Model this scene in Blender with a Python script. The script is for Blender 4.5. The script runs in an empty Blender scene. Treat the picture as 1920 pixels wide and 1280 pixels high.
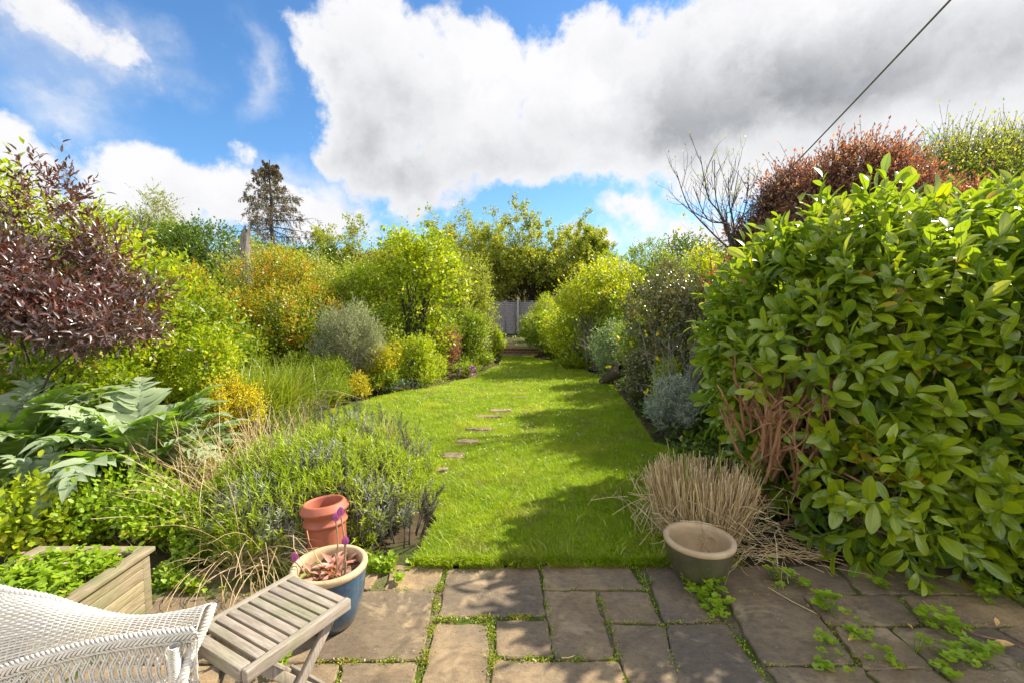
import bpy, math, random
import numpy as np
from mathutils import Vector, Matrix
R = math.radians
sc = bpy.context.scene
C = sc.collection

# ------------------------------------------------------------------ camera, sky, sun, exposure
FOC = 853.0                      # focal length in photo pixels (1920 wide)
CAMH = 1.6
PITCH = math.atan(60.0 / FOC)
cam_d = bpy.data.cameras.new("camera"); cam = bpy.data.objects.new("camera", cam_d); C.objects.link(cam)
cam_d.sensor_width = 36.0; cam_d.lens = 36.0 * FOC / 1920.0; cam_d.clip_end = 4000; cam_d.clip_start = 0.05
cam.location = (0, 0, CAMH); cam.rotation_euler = (R(90) - PITCH, 0, 0)
sc.camera = cam

SUN_AZ, SUN_EL = R(63), R(42.5)    # azimuth measured from the view direction towards the right
SUNV = Vector((math.sin(SUN_AZ) * math.cos(SUN_EL), math.cos(SUN_AZ) * math.cos(SUN_EL), math.sin(SUN_EL)))
sun_d = bpy.data.lights.new("sun", 'SUN'); sun_d.energy = 4.8; sun_d.angle = R(0.55); sun_d.color = (1.0, 0.93, 0.80)
sun = bpy.data.objects.new("sun", sun_d); C.objects.link(sun); sun.location = (20, 20, 30)
sun.rotation_euler = SUNV.to_track_quat('Z', 'Y').to_euler()

sc.view_settings.view_transform = 'Standard'; sc.view_settings.look = 'None'
sc.view_settings.gamma = 1.0; sc.view_settings.use_curve_mapping = False
sc.view_settings.exposure = 1.1
cy = sc.cycles
sc.render.engine = 'CYCLES'
cy.max_bounces = 7; cy.diffuse_bounces = 3; cy.glossy_bounces = 2; cy.transmission_bounces = 4; cy.transparent_max_bounces = 4
cy.caustics_reflective = False; cy.caustics_refractive = False; cy.sample_clamp_indirect = 6
cy.use_denoising = True

def pix_dir(px, py):             # direction in the world of a point of the photograph
    u, v = (px - 960.0) / FOC, (640.0 - py) / FOC
    cp, sp = math.cos(PITCH), math.sin(PITCH)
    return Vector((u, cp + v * sp, -sp + v * cp))
def G(px, py, z=0.0):            # point at height z
    d = pix_dir(px, py); t = (z - CAMH) / d.z
    return Vector((d.x * t, d.y * t, z))
def D(px, py, Y):                # point at distance Y in front
    d = pix_dir(px, py); t = Y / d.y
    return Vector((d.x * t, Y, CAMH + d.z * t))

class NT:
    """small node-tree writer"""
    def __init__(s, tree): s.t = tree; s.n = tree.nodes; s.l = tree.links
    def new(s, typ, **kw):
        n = s.n.new(typ)
        for k, v in kw.items(): setattr(n, k, v)
        return n
    def put(s, sock, v):
        if isinstance(v, bpy.types.NodeSocket): s.l.new(v, sock)
        elif v is not None:
            if hasattr(sock.default_value, '__len__') and not isinstance(v, (int, float)):
                v = tuple(v)
                if len(sock.default_value) == 4 and len(v) == 3: v = v + (1.0,)
            sock.default_value = v
    def math(s, op, a, b=None, c=None, clamp=False):
        n = s.new('ShaderNodeMath', operation=op, use_clamp=clamp)
        s.put(n.inputs[0], a)
        if b is not None: s.put(n.inputs[1], b)
        if c is not None: s.put(n.inputs[2], c)
        return n.outputs[0]
    def vmath(s, op, a, b=None, c=None):
        n = s.new('ShaderNodeVectorMath', operation=op)
        s.put(n.inputs[0], a)
        if b is not None: s.put(n.inputs[1], b)
        if c is not None: s.put(n.inputs[2], c)
        return n.outputs[1] if op in ('LENGTH', 'DISTANCE', 'DOT_PRODUCT') else n.outputs[0]
    def noise(s, vec, scale, detail=3, rough=0.55, dist=0.0, color=False):
        n = s.new('ShaderNodeTexNoise')
        if vec is not None: s.put(n.inputs['Vector'], vec)
        n.inputs['Scale'].default_value = scale; n.inputs['Detail'].default_value = detail
        n.inputs['Roughness'].default_value = rough; n.inputs['Distortion'].default_value = dist
        return n.outputs['Color' if color else 'Fac']
    def rng(s, v, a, b, c=0.0, d=1.0, smooth=False):
        n = s.new('ShaderNodeMapRange'); n.clamp = True
        if smooth: n.interpolation_type = 'SMOOTHSTEP'
        s.put(n.inputs['Value'], v)
        for k, x in zip(('From Min', 'From Max', 'To Min', 'To Max'), (a, b, c, d)): s.put(n.inputs[k], x)
        return n.outputs['Result']
    def mix(s, f, a, b, blend='MIX'):
        n = s.new('ShaderNodeMix', data_type='RGBA', blend_type=blend)
        s.put(n.inputs[0], f); s.put(n.inputs[6], a); s.put(n.inputs[7], b)
        return n.outputs[2]

# world: Nishita sky with cumulus laid out by direction (azimuth, elevation)
world = bpy.data.worlds.new("World"); sc.world = world; world.use_nodes = True
W = NT(world.node_tree); world.node_tree.nodes.clear()
tc = W.new('ShaderNodeTexCoord'); dirv = W.vmath('NORMALIZE', tc.outputs['Generated'])
sky = W.new('ShaderNodeTexSky', sky_type='NISHITA'); sky.sun_disc = False
sky.sun_elevation = SUN_EL; sky.sun_rotation = SUN_AZ; sky.air_density = 1.0; sky.dust_density = 0.3; sky.ozone_density = 3.0
sep = W.new('ShaderNodeSeparateXYZ'); W.put(sep.inputs[0], dirv)
az = W.math('ARCTAN2', sep.outputs[0], sep.outputs[1]); el = W.math('ARCSINE', sep.outputs[2])
cmb = W.new('ShaderNodeCombineXYZ'); W.put(cmb.inputs[0], az); W.put(cmb.inputs[1], el)
n1 = W.vmath('SUBTRACT', W.noise(dirv, 4.0, 2, 0.5, color=True), (0.5, 0.5, 0.5))
n2 = W.vmath('SUBTRACT', W.noise(dirv, 15.0, 6, 0.62, color=True), (0.5, 0.5, 0.5))
q = W.vmath('MULTIPLY_ADD', n1, (0.20, 0.16, 0), cmb.outputs[0])
q = W.vmath('MULTIPLY_ADD', n2, (0.13, 0.11, 0), q)
def azel(px, py):
    d = pix_dir(px, py).normalized(); return math.atan2(d.x, d.y), math.asin(d.z)
def blob(px, py, rx, ry, src, tilt=0):
    a, e = azel(px, py)
    ra = abs(azel(px + rx, py)[0] - azel(px - rx, py)[0]) / 2; re = abs(azel(px, py - ry)[1] - azel(px, py + ry)[1]) / 2
    v = W.vmath('MULTIPLY_ADD', src, (1 / ra, 1 / re, 0), (-a / ra, -e / re, 0))
    return W.vmath('LENGTH', v), min(ra, re)
def union(blobs, src, sm=0.03):
    acc = None
    for b in blobs:
        ln, rm = blob(*b, src)
        f = W.math('MULTIPLY_ADD', ln, -rm, rm)
        if acc is None: acc = f
        else:
            n = W.new('ShaderNodeMath', operation='SMOOTH_MAX'); W.put(n.inputs[0], acc); W.put(n.inputs[1], f); n.inputs[2].default_value = sm
            acc = n.outputs[0]
    return acc
SOLID = [(90, 28, 190, 74), (215, 88, 72, 44), (765, 190, 150, 110), (620, 120, 100, 95), (740, 60, 140, 100), (690, 250, 110, 110), (780, 330, 150, 75), (900, 150, 130, 130), (960, 280, 200, 85),
         (1120, 160, 170, 160), (1130, 300, 160, 55), (1330, 160, 260, 190), (1620, 110, 330, 210), (1900, 120, 300, 200), (1500, 300, 320, 80), (1850, 330, 300, 90),
         (30, 290, 140, 100), (330, 345, 170, 92), (215, 290, 60, 45), (460, 380, 140, 72), (435, 275, 22, 26), (100, 400, 260, 80), (600, 400, 120, 55),
         (1185, 392, 95, 40), (1310, 440, 130, 56), (1120, 450, 90, 28), (1560, 440, 200, 70)]
SOFT = [(100, 30, 200, 85), (190, 85, 95, 60), (90, 160, 95, 36), (150, 200, 75, 45), (440, 110, 26, 48), (520, 330, 90, 35), (630, 370, 60, 60)]
F = union(SOLID, q); FS = union(SOFT, q)
fine = W.math('SUBTRACT', W.noise(dirv, 26.0, 6, 0.6), 0.5)
F2 = W.math('MULTIPLY_ADD', fine, 0.06, F)
dens = W.rng(F2, -0.004, 0.030, smooth=True)
wis = W.noise(W.vmath('MULTIPLY', dirv, (1, 1, 1.6)), 9.0, 6, 0.65, 0.4)
dsoft = W.math('MULTIPLY', W.rng(FS, -0.03, 0.07, smooth=True), W.rng(wis, 0.28, 0.48, 0.38, 1.0))
# general cloud field behind and above the camera
back = W.math('MULTIPLY', W.rng(W.noise(dirv, 3.0, 6, 0.6), 0.46, 0.60, smooth=True), W.rng(sep.outputs[1], 0.35, 0.1))
dens = W.math('MAXIMUM', W.math('MAXIMUM', dens, dsoft), back)
# shade inside the clouds: grey bellies
GREY = [(690, 220, 180, 150, .46), (810, 345, 210, 90, .52), (980, 290, 170, 120, .32), (1150, 280, 150, 90, .28), (1350, 215, 270, 125, .62), (1620, 170, 340, 160, .46), (1840, 100, 260, 120, .22), (1280, 60, 220, 80, .20),
        (380, 420, 200, 70, .22), (80, 340, 130, 60, .12), (140, 80, 150, 50, .22), (1300, 450, 150, 30, .15)]
g = None
q2 = W.vmath('MULTIPLY_ADD', n1, (0.16, 0.13, 0), cmb.outputs[0])
q2 = W.vmath('MULTIPLY_ADD', n2, (0.10, 0.08, 0), q2)
for b in GREY:
    ln, rm = blob(*b[:4], q2)
    f = W.math('MULTIPLY', W.rng(ln, 1.35, 0.1, smooth=True), b[4])
    g = f if g is None else W.math('ADD', g, f)
puff = W.noise(W.vmath('MULTIPLY_ADD', n2, (0.15, 0.15, 0.15), dirv), 6.0, 6, 0.6)
g = W.math('ADD', g, W.rng(puff, 0.36, 0.66, -0.12, 0.16))
g = W.math('MULTIPLY', g, W.rng(F2, 0.0, 0.10, 0.05, 1.0), clamp=True)
ccol = W.mix(g, (0.46, 0.46, 0.47), (0.150, 0.160, 0.172))
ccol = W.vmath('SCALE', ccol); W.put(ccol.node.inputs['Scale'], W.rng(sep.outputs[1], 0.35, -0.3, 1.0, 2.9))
ccol = W.mix(W.rng(sep.outputs[1], 0.3, -0.3), ccol, W.vmath('MULTIPLY', ccol, (1.04, .98, .88)))   # clouds behind the camera brightened and warmed as added fill for the shadows
skyc = W.new('ShaderNodeHueSaturation'); skyc.inputs['Saturation'].default_value = 1.12; skyc.inputs['Value'].default_value = 1.0
W.put(skyc.inputs['Color'], sky.outputs[0])
SKY_STR = 0.10
skyc2 = W.vmath('MULTIPLY', skyc.outputs[0], (0.74, 0.90, 0.98))
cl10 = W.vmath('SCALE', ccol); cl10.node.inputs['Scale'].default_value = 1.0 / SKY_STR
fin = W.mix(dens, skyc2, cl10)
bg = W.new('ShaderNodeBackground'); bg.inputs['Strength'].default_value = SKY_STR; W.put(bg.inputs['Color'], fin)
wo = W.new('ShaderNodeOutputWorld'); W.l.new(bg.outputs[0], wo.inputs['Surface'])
world.cycles.sampling_method = 'MANUAL'; world.cycles.sample_map_resolution = 512

# ------------------------------------------------------------------ mesh helpers
def seeded(k): return np.random.default_rng(k)
def nrm(v): return v / np.maximum(np.linalg.norm(v, axis=-1, keepdims=True), 1e-9)
def mesh_obj(name, chunks, mats, parent=None, smooth=True):
    """chunks: list of (V (n,3), F (m,3 or 4), material index). One mesh object."""
    vs, loops, starts, mi, off, lo = [], [], [], [], 0, 0
    for ch in chunks:
        V, F = np.asarray(ch[0], float), np.asarray(ch[1], np.int64); m = ch[2] if len(ch) > 2 else 0
        if len(F) == 0: continue
        vs.append(V); loops.append((F + off).ravel()); k = F.shape[1]
        starts.append(lo + np.arange(len(F)) * k); lo += F.size; off += len(V)
        mi.append(np.full(len(F), m, np.int32))
    me = bpy.data.meshes.new(name)
    V = np.concatenate(vs); L = np.concatenate(loops); S = np.concatenate(starts); M = np.concatenate(mi)
    me.vertices.add(len(V)); me.vertices.foreach_set('co', V.ravel().astype(np.float32))
    me.loops.add(len(L)); me.loops.foreach_set('vertex_index', L.astype(np.int32))
    me.polygons.add(len(S)); me.polygons.foreach_set('loop_start', S.astype(np.int32))
    me.polygons.foreach_set('material_index', M)
    me.polygons.foreach_set('use_smooth', np.full(len(S), smooth))
    for m in (mats if isinstance(mats, (list, tuple)) else [mats]): me.materials.append(m)
    me.update(calc_edges=True); me.validate()
    o = bpy.data.objects.new(name, me); C.objects.link(o)
    if parent is not None: o.parent = parent
    return o
def root(name, label, cat, loc=(0, 0, 0), rz=0.0, group=None):
    o = bpy.data.objects.new(name, None); C.objects.link(o); o.location = loc; o.rotation_euler = (0, 0, rz)
    o['label'] = label; o['category'] = cat
    if group: o['group'] = group
    return o
def tag(o, label, cat, group=None, kind=None):
    o['label'] = label; o['category'] = cat
    if group: o['group'] = group
    if kind: o['kind'] = kind
    return o
def struct(o, label=None):
    o['kind'] = 'structure'
    if label: o['label'] = label; o['category'] = o.name.replace('_', ' ')
    return o
def bevel(o, w=0.003, seg=2):
    m = o.modifiers.new('bevel', 'BEVEL'); m.width = w; m.segments = seg; m.limit_method = 'ANGLE'; m.angle_limit = R(40)
    return o
BOXF = np.array([[0, 3, 2, 1], [4, 5, 6, 7], [0, 1, 5, 4], [1, 2, 6, 5], [2, 3, 7, 6], [3, 0, 4, 7]])
def box(c, s, rz=0.0, m=0, mat=None):
    x, y, z = np.array(s) / 2.0
    V = np.array([[-x, -y, -z], [x, -y, -z], [x, y, -z], [-x, y, -z], [-x, -y, z], [x, -y, z], [x, y, z], [-x, y, z]])
    if mat is not None: V = V @ np.array(mat.to_3x3()).T
    if rz: 
        c_, s_ = math.cos(rz), math.sin(rz); V = V @ np.array([[c_, s_, 0], [-s_, c_, 0], [0, 0, 1]])
    return V + np.array(c), BOXF, m
def beam(a, b, w, t, up=(0, 0, 1), m=0):
    """bar from a to b, width w across, thickness t along 'up'"""
    a, b = np.array(a, float), np.array(b, float); x = nrm(b - a); y = nrm(np.cross(np.array(up, float), x)); z = np.cross(x, y)
    L = np.linalg.norm(b - a)
    V = box((0, 0, 0), (L, w, t))[0] @ np.array([x, y, z]) + (a + b) / 2
    return V, BOXF, m
def tubes(P, Rd, sides=5, cap=False, m=0):
    """P (M,K,3), Rd (M,K) -> one chunk of M tubes"""
    P = np.asarray(P, float)
    if P.ndim == 2: P = P[None]
    M_, K, _ = P.shape; Rd = np.broadcast_to(np.asarray(Rd, float), (M_, K))
    T = np.empty_like(P); T[:, 1:-1] = P[:, 2:] - P[:, :-2]; T[:, 0] = P[:, 1] - P[:, 0]; T[:, -1] = P[:, -1] - P[:, -2]; T = nrm(T)
    mean = nrm(P[:, -1] - P[:, 0] + 1e-6)
    ref = np.where(np.abs(mean[:, 2:3]) < 0.8, np.array([[0, 0, 1.0]]), np.array([[1.0, 0.2, 0]]))[:, None, :]
    A = nrm(np.cross(T, ref)); B = np.cross(T, A)
    a = np.arange(sides) * 2 * math.pi / sides
    ring = (A[:, :, None, :] * np.cos(a)[None, None, :, None] + B[:, :, None, :] * np.sin(a)[None, None, :, None]) * Rd[:, :, None, None]
    V = (P[:, :, None, :] + ring).reshape(-1, 3)
    i = np.arange(M_)[:, None, None] * K * sides; k = np.arange(K - 1)[None, :, None] * sides; j = np.arange(sides)[None, None, :]; j2 = (j + 1) % sides
    Fq = np.stack([i + k + j, i + k + j2, i + k + sides + j2, i + k + sides + j], -1).reshape(-1, 4)
    if not cap: return V, Fq, m
    # cap the last ring with a fan from its first vertex (quads degenerate avoided by triangles as extra verts)
    return V, Fq, m
def lathe(prof, n=48, m=0):
    prof = np.array(prof, float); a = np.arange(n) * 2 * math.pi / n
    V = np.stack([prof[:, None, 0] * np.cos(a), prof[:, None, 0] * np.sin(a), np.repeat(prof[:, 1:2], n, 1)], -1).reshape(-1, 3)
    K = len(prof); k = np.arange(K - 1)[:, None] * n; j = np.arange(n)[None]; j2 = (j + 1) % n
    Fq = np.stack([k + j, k + j2, k + n + j2, k + n + j], -1).reshape(-1, 4)
    return V, Fq, m
def moved(ch, off=(0, 0, 0), rot=None):
    V = np.asarray(ch[0], float)
    if rot is not None: V = V @ np.array(rot.to_3x3()).T
    return (V + np.array(off),) + tuple(ch[1:])

# ---- leaf templates: x along the leaf 0..1, y across, z up.  (V, F tri, F quad)
def tpl_oval(stations=((.12, .42), (.36, .95), (.62, 1.0), (.85, .62)), fold=.10, droop=.18, rib=False):
    V = [(0, 0, 0)]; Fq, Ft = [], []
    for s, w in stations:
        z = -droop * s * s
        V += [(s, 0, z), (s, .5 * w, z + fold * w * .5), (s, -.5 * w, z + fold * w * .5)]
    V.append((1, 0, -droop)); n = len(stations)
    Ft += [(0, 1, 2), (0, 3, 1)]
    for i in range(n - 1):
        a, b = 1 + 3 * i, 4 + 3 * i
        Fq += [(a, b, b + 1, a + 1), (a, a + 2, b + 2, b)]
    e = len(V) - 1; a = 1 + 3 * (n - 1); Ft += [(a, e, a + 1), (a, a + 2, e)]
    return np.array(V, float), np.array(Ft), np.array(Fq)
def tpl_diamond(fold=.12, droop=.08, mid=.42):
    V = [(0, 0, 0), (mid, .5, fold), (1, 0, -droop), (mid, -.5, fold), (mid, 0, 0.02)]
    return np.array(V, float), np.array([(0, 4, 1), (4, 2, 1), (0, 3, 4), (3, 2, 4)]), None
def tpl_simple(fold=.1):
    V = [(0, 0, 0), (.45, .5, fold), (1, 0, -.06), (.45, -.5, fold)]
    return np.array(V, float), np.array([(0, 2, 1), (0, 3, 2)]), None
def tpl_lobed(nl=5, depth=.35, cup=.12):
    V = [(0.45, 0, -cup * .5)]; a = np.linspace(math.pi * 1.08, math.pi * 2.92, nl * 3 + 1)
    for i, t in enumerate(a):
        r = .5 * (1 - depth * (0.9 if i % 3 == 0 else 0.0) - (.06 if i % 3 == 2 else 0))
        V.append((.45 + r * math.cos(t - 2 * math.pi * 0) * 1.0, r * math.sin(t), cup * (r * 2) ** 2 * .5))
    n = len(V) - 1
    return np.array(V, float), np.array([(0, i, i + 1) for i in range(1, n)]), None
TP = dict(oval=tpl_oval(), oval2=tpl_oval(((.3, .8), (.7, .85)), .12, .15), dia=tpl_diamond(), simple=tpl_simple(), lobed=tpl_lobed(),
          lance=tpl_oval(((.25, .9), (.65, .8)), .15, .25), tri3=tpl_lobed(3, .5, .1), laurel=tpl_oval(((.07, .22), (.22, .66), (.45, .97), (.68, 1.0), (.86, .68), (.95, .34)), .14, .22))
def tpl_rib(st=(0, .22, .45, .68, .9), droop=.22, w=.017):
    V, F = [], []
    for sg in (1, -1):
        o = len(V)
        for s_ in st: V += [(s_, w * (1.15 - s_), -droop * s_ * s_ + .0055 * sg), (s_, -w * (1.15 - s_), -droop * s_ * s_ + .0055 * sg)]
        for i in range(len(st) - 1): F += [(o + 2 * i, o + 2 * i + 1, o + 2 * i + 3), (o + 2 * i, o + 2 * i + 3, o + 2 * i + 2)]
    return np.array(V, float), np.array(F), None
TP['laurel_rib'] = tpl_rib()
def leaves(P, Dr, N, L, Wd, tpl='dia', m=0):
    """P,Dr,N (n,3); L,Wd (n,) -> chunks"""
    Tv, Ft, Fq = TP[tpl] if isinstance(tpl, str) else tpl
    n = len(P); x = nrm(Dr); y = nrm(np.cross(N, x)); z = np.cross(x, y)
    L = np.broadcast_to(L, (n,)); Wd = np.broadcast_to(Wd, (n,))
    V = P[:, None] + x[:, None] * (Tv[None, :, 0:1] * L[:, None, None]) + y[:, None] * (Tv[None, :, 1:2] * Wd[:, None, None]) + z[:, None] * (Tv[None, :, 2:3] * L[:, None, None])
    k = len(Tv); V = V.reshape(-1, 3); off = (np.arange(n) * k)[:, None, None]
    out = []
    if Fq is not None:      # shared vertices: emit as one chunk pair by writing quads as two triangles
        t2 = np.concatenate([Fq[:, [0, 1, 2]], Fq[:, [0, 2, 3]]]); Ft = np.concatenate([Ft, t2])
    out.append((V, (Ft[None] + off).reshape(-1, 3), m))
    return out
def perp(v):
    r = np.where(np.abs(v[:, 2:3]) < 0.9, np.array([[0, 0, 1.0]]), np.array([[1.0, 0, 0]])); a = nrm(np.cross(v, r)); return a, np.cross(v, a)
def shoots_to_leaves(rg, P, Dr, SL, k, L, Wd, a0=65, a1=25, tpl='dia', jit=.25, lj=.3, down=0.0, m=0, t0=0.15):
    """leaves set spirally along shoots"""
    n = len(P); SL = np.broadcast_to(SL, (n,)); A, B = perp(Dr); ph0 = rg.uniform(0, 6.28, n)
    Ps, Ds, Ns = [], [], []
    for j in range(k):
        t = t0 + (1 - t0) * (j + rg.uniform(-.3, .3, n)) / max(k - 1, 1)
        ph = ph0 + j * 2.4 + rg.uniform(-.4, .4, n); a = np.radians(a0 + (a1 - a0) * j / max(k - 1, 1)) + rg.normal(0, jit, n)
        side = A * np.cos(ph)[:, None] + B * np.sin(ph)[:, None]
        d = Dr * np.cos(a)[:, None] + side * np.sin(a)[:, None]; d[:, 2] -= down
        Ps.append(P + Dr * (SL * t)[:, None]); Ds.append(nrm(d)); Ns.append(nrm(Dr + rg.normal(0, .35, (n, 3)) + np.array([0, 0, .35])))
    P2, D2, N2 = np.concatenate(Ps), np.concatenate(Ds), np.concatenate(Ns); q_ = len(P2); s = rg.uniform(1 - lj, 1 + lj, q_)
    if tpl == 'laurel': return leaves(P2, D2, N2, L * s, Wd * s, tpl, m) + leaves(P2, D2, N2, L * s, Wd * s * 2.4, 'laurel_rib', 1)
    return leaves(P2, D2, N2, L * s, Wd * s, tpl, m)
def lobes_of(rg, c, r, n=10, lump=.45, floor=0.0):
    """clump of ellipsoids filling the ellipsoid (c, r)"""
    c, r = np.array(c, float), np.array(r, float); out = [(c, r * .62)]
    for i in range(n):
        v = nrm(rg.normal(0, 1, 3)); v[2] = abs(v[2]) * 1.1 - .35 if rg.random() < .8 else v[2]; v = nrm(v)
        s = lump * rg.uniform(.65, 1.2); out.append((c + r * v * (1 - s * .8) * rg.uniform(.75, 1.12), r * s * np.array([1, 1, rg.uniform(.8, 1.2)])))
    return np.array([o[0] for o in out]), np.array([o[1] for o in out])
def surf_pts(rg, lc, lr, n, inner=.25, zmin=.03):
    """points close to the joint surface of the lobes, with outward directions"""
    w = np.prod(lr, 1) ** (2 / 3); P, N = [], []; got = 0
    while got < n:
        i = rg.choice(len(lc), n, p=w / w.sum()); v = nrm(rg.normal(0, 1, (n, 3)))
        rad = 1 - inner * rg.random(n) ** 1.6 + rg.normal(0, .035, n)
        p = lc[i] + lr[i] * v * rad[:, None]
        d = (((p[:, None] - lc[None]) / lr[None]) ** 2).sum(-1); d[np.arange(n), i] = 9
        ok = (d.min(1) > (1 - inner) ** 2 * .8) & (p[:, 2] > zmin)
        P.append(p[ok]); N.append(nrm(v / lr[i])[ok]); got += ok.sum()
        if len(P) > 60: break
    return np.concatenate(P)[:n], np.concatenate(N)[:n]
def stems_to(rg, base, tips, r0, r1=.004, K=7, wob=.06, spread=.12):
    n = len(tips); b = np.array(base) + np.concatenate([rg.normal(0, spread, (n, 2)), np.zeros((n, 1))], 1)
    t = np.linspace(0, 1, K)[None, :, None]; L = np.linalg.norm(tips - b, axis=1)[:, None, None]
    P = b[:, None] * (1 - t) + tips[:, None] * t; P[:, :, 2] += (np.sin(t[:, :, 0] * math.pi) * .12 * L[:, :, 0])
    P += rg.normal(0, 1, P.shape) * wob * L * (np.sin(t * math.pi)) * .5
    Rr = r0 + (r1 - r0) * t[:, :, 0]
    return P, np.broadcast_to(Rr, P.shape[:2])

# ------------------------------------------------------------------ materials
def mat_new(name):
    m = bpy.data.materials.new(name); m.use_nodes = True; m.node_tree.nodes.clear(); return m, NT(m.node_tree)
def finish(T, shader, disp=None):
    o = T.new('ShaderNodeOutputMaterial'); T.l.new(shader, o.inputs['Surface'])
    return o
def principled(T, col, rough=.6, spec=.4, metal=0.0, bump=None, bstr=.3, bdist=.01, coat=0.0):
    p = T.new('ShaderNodeBsdfPrincipled'); T.put(p.inputs['Base Color'], col); T.put(p.inputs['Roughness'], rough)
    p.inputs['Specular IOR Level'].default_value = spec; p.inputs['Metallic'].default_value = metal
    if coat: p.inputs['Coat Weight'].default_value = coat; p.inputs['Coat Roughness'].default_value = .12
    if bump is not None:
        b = T.new('ShaderNodeBump'); b.inputs['Strength'].default_value = bstr; b.inputs['Distance'].default_value = bdist
        T.put(b.inputs['Height'], bump); T.l.new(b.outputs[0], p.inputs['Normal'])
    return p.outputs[0]
def leafmat(name, a, b, c=None, cf=.12, mixt=.42, tr=(1.5, 1.45, .7), rough=.42, spec=.5, nscale=1.2, under=None):
    """leaf: per-leaf colour between a and b, a few leaves of colour c, light passes through"""
    m, T = mat_new(name); geo = T.new('ShaderNodeNewGeometry'); tco = T.new('ShaderNodeTexCoord')
    rnd = geo.outputs['Random Per Island']
    big = T.noise(tco.outputs['Object'], nscale, 2, .5)
    f = T.math('ADD', T.math('MULTIPLY', rnd, .62), T.rng(big, .35, .65, -.05, .42), clamp=True)
    col = T.mix(f, a, b)
    if c is not None:
        r2 = T.math('FRACT', T.math('MULTIPLY', rnd, 37.7)); r3 = T.math('ADD', r2, T.rng(T.noise(tco.outputs['Object'], nscale * 1.7, 2), .35, .7, .25, -.25))
        col = T.mix(T.rng(r3, cf, cf - .05), col, c)
    if under is not None: col = T.mix(geo.outputs['Backfacing'], col, under)
    sh = principled(T, col, rough, spec)
    tl = T.new('ShaderNodeBsdfTranslucent'); T.put(tl.inputs['Color'], T.vmath('MULTIPLY', col, tr))
    mx = T.new('ShaderNodeMixShader'); mx.inputs[0].default_value = mixt; T.l.new(sh, mx.inputs[1]); T.l.new(tl.outputs[0], mx.inputs[2])
    finish(T, mx.outputs[0]); return m
def barkmat(name, a, b, scale=8, stretch=(1, 1, .2), rough=.85, bs=.5):
    m, T = mat_new(name); tco = T.new('ShaderNodeTexCoord'); v = T.vmath('MULTIPLY', tco.outputs['Object'], stretch)
    n = T.noise(v, scale * 3, 6, .65, .3); sh = principled(T, T.mix(T.rng(n, .32, .68), a, b), rough, .25, bump=n, bstr=bs, bdist=.01); finish(T, sh); return m
M = {}
M['bark'] = barkmat('bark_brown', (.07, .05, .035), (.17, .13, .09))
M['bark_grey'] = barkmat('bark_grey', (.13, .11, .09), (.32, .28, .23))
M['bark_dark'] = barkmat('bark_dark', (.035, .03, .03), (.10, .085, .075))
M['stem_green'] = barkmat('stem_green', (.10, .16, .03), (.22, .28, .07))
M['stem_tan'] = barkmat('stem_laurel_cut', (.22, .10, .045), (.42, .22, .11))
# ------------------------------------------------------------------ ground, patio, lawn
def soilmat():
    m, T = mat_new('soil'); v = T.new('ShaderNodeTexCoord').outputs['Object']
    n = T.noise(v, 9, 8, .7); n2 = T.noise(v, 1.3, 3)
    col = T.mix(T.rng(n, .3, .7), (.035, .024, .014), (.13, .095, .055)); col = T.mix(T.rng(n2, .45, .6), col, (.06, .075, .02))
    finish(T, principled(T, col, .95, .1, bump=n, bstr=.8, bdist=.03)); return m
def turfmat():
    m, T = mat_new('turf_soil'); v = T.new('ShaderNodeTexCoord').outputs['Object']
    n = T.noise(v, 30, 6, .7)
    finish(T, principled(T, T.mix(T.rng(n, .3, .7), (.035, .06, .008), (.10, .15, .02)), .9, .1, bump=n, bstr=.8, bdist=.03)); return m
def grassmat():
    m, T = mat_new('grass_blade'); geo = T.new('ShaderNodeNewGeometry'); v = T.new('ShaderNodeTexCoord').outputs['Object']
    rnd = geo.outputs['Random Per Island']; big = T.noise(v, 1.1, 4, .6); mid = T.noise(v, 6, 3, .6)
    f = T.math('ADD', T.math('MULTIPLY', rnd, .5), T.rng(mid, .3, .7, 0, .5))
    col = T.mix(f, (.20, .29, .007), (.40, .49, .016)); col = T.mix(T.rng(big, .5, .72), col, (.45, .48, .03))
    pt = T.noise(v, 2.3, 5, .65); col = T.mix(T.rng(pt, .52, .70, 0, .55), col, (.22, .20, .035)); col = T.mix(T.rng(T.math('ADD', rnd, T.rng(pt, .45, .7, 0, .12)), .955, .965), col, (.50, .42, .17))
    sh = principled(T, col, .45, .45); tl = T.new('ShaderNodeBsdfTranslucent'); T.put(tl.inputs['Color'], T.vmath('MULTIPLY', col, (1.5, 1.6, .8)))
    mx = T.new('ShaderNodeMixShader'); mx.inputs[0].default_value = .4; T.l.new(sh, mx.inputs[1]); T.l.new(tl.outputs[0], mx.inputs[2]); finish(T, mx.outputs[0]); return m
M['soil'] = soilmat(); M['turf'] = turfmat(); M['grass'] = grassmat()
gx = np.concatenate([np.linspace(-1500, -14, 8), np.linspace(-12, 12, 60), np.linspace(14, 1500, 8)]); gy = np.concatenate([np.linspace(-60, .2, 6), np.linspace(.5, 26, 80), np.linspace(30, 3000, 10)])
X, Y = np.meshgrid(gx, gy); rg = seeded(1)
Z = -.045 + np.where((abs(X) > 2.2) & (Y > 3.0) & (Y < 26), rg.normal(0, .02, X.shape), 0)
nx, ny = len(gx), len(gy); idx = np.arange(nx * ny).reshape(ny, nx)
F = np.stack([idx[:-1, :-1], idx[:-1, 1:], idx[1:, 1:], idx[1:, :-1]], -1).reshape(-1, 4)
struct(mesh_obj('ground', [(np.stack([X, Y, Z], -1).reshape(-1, 3), F)], M['soil']))
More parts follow.
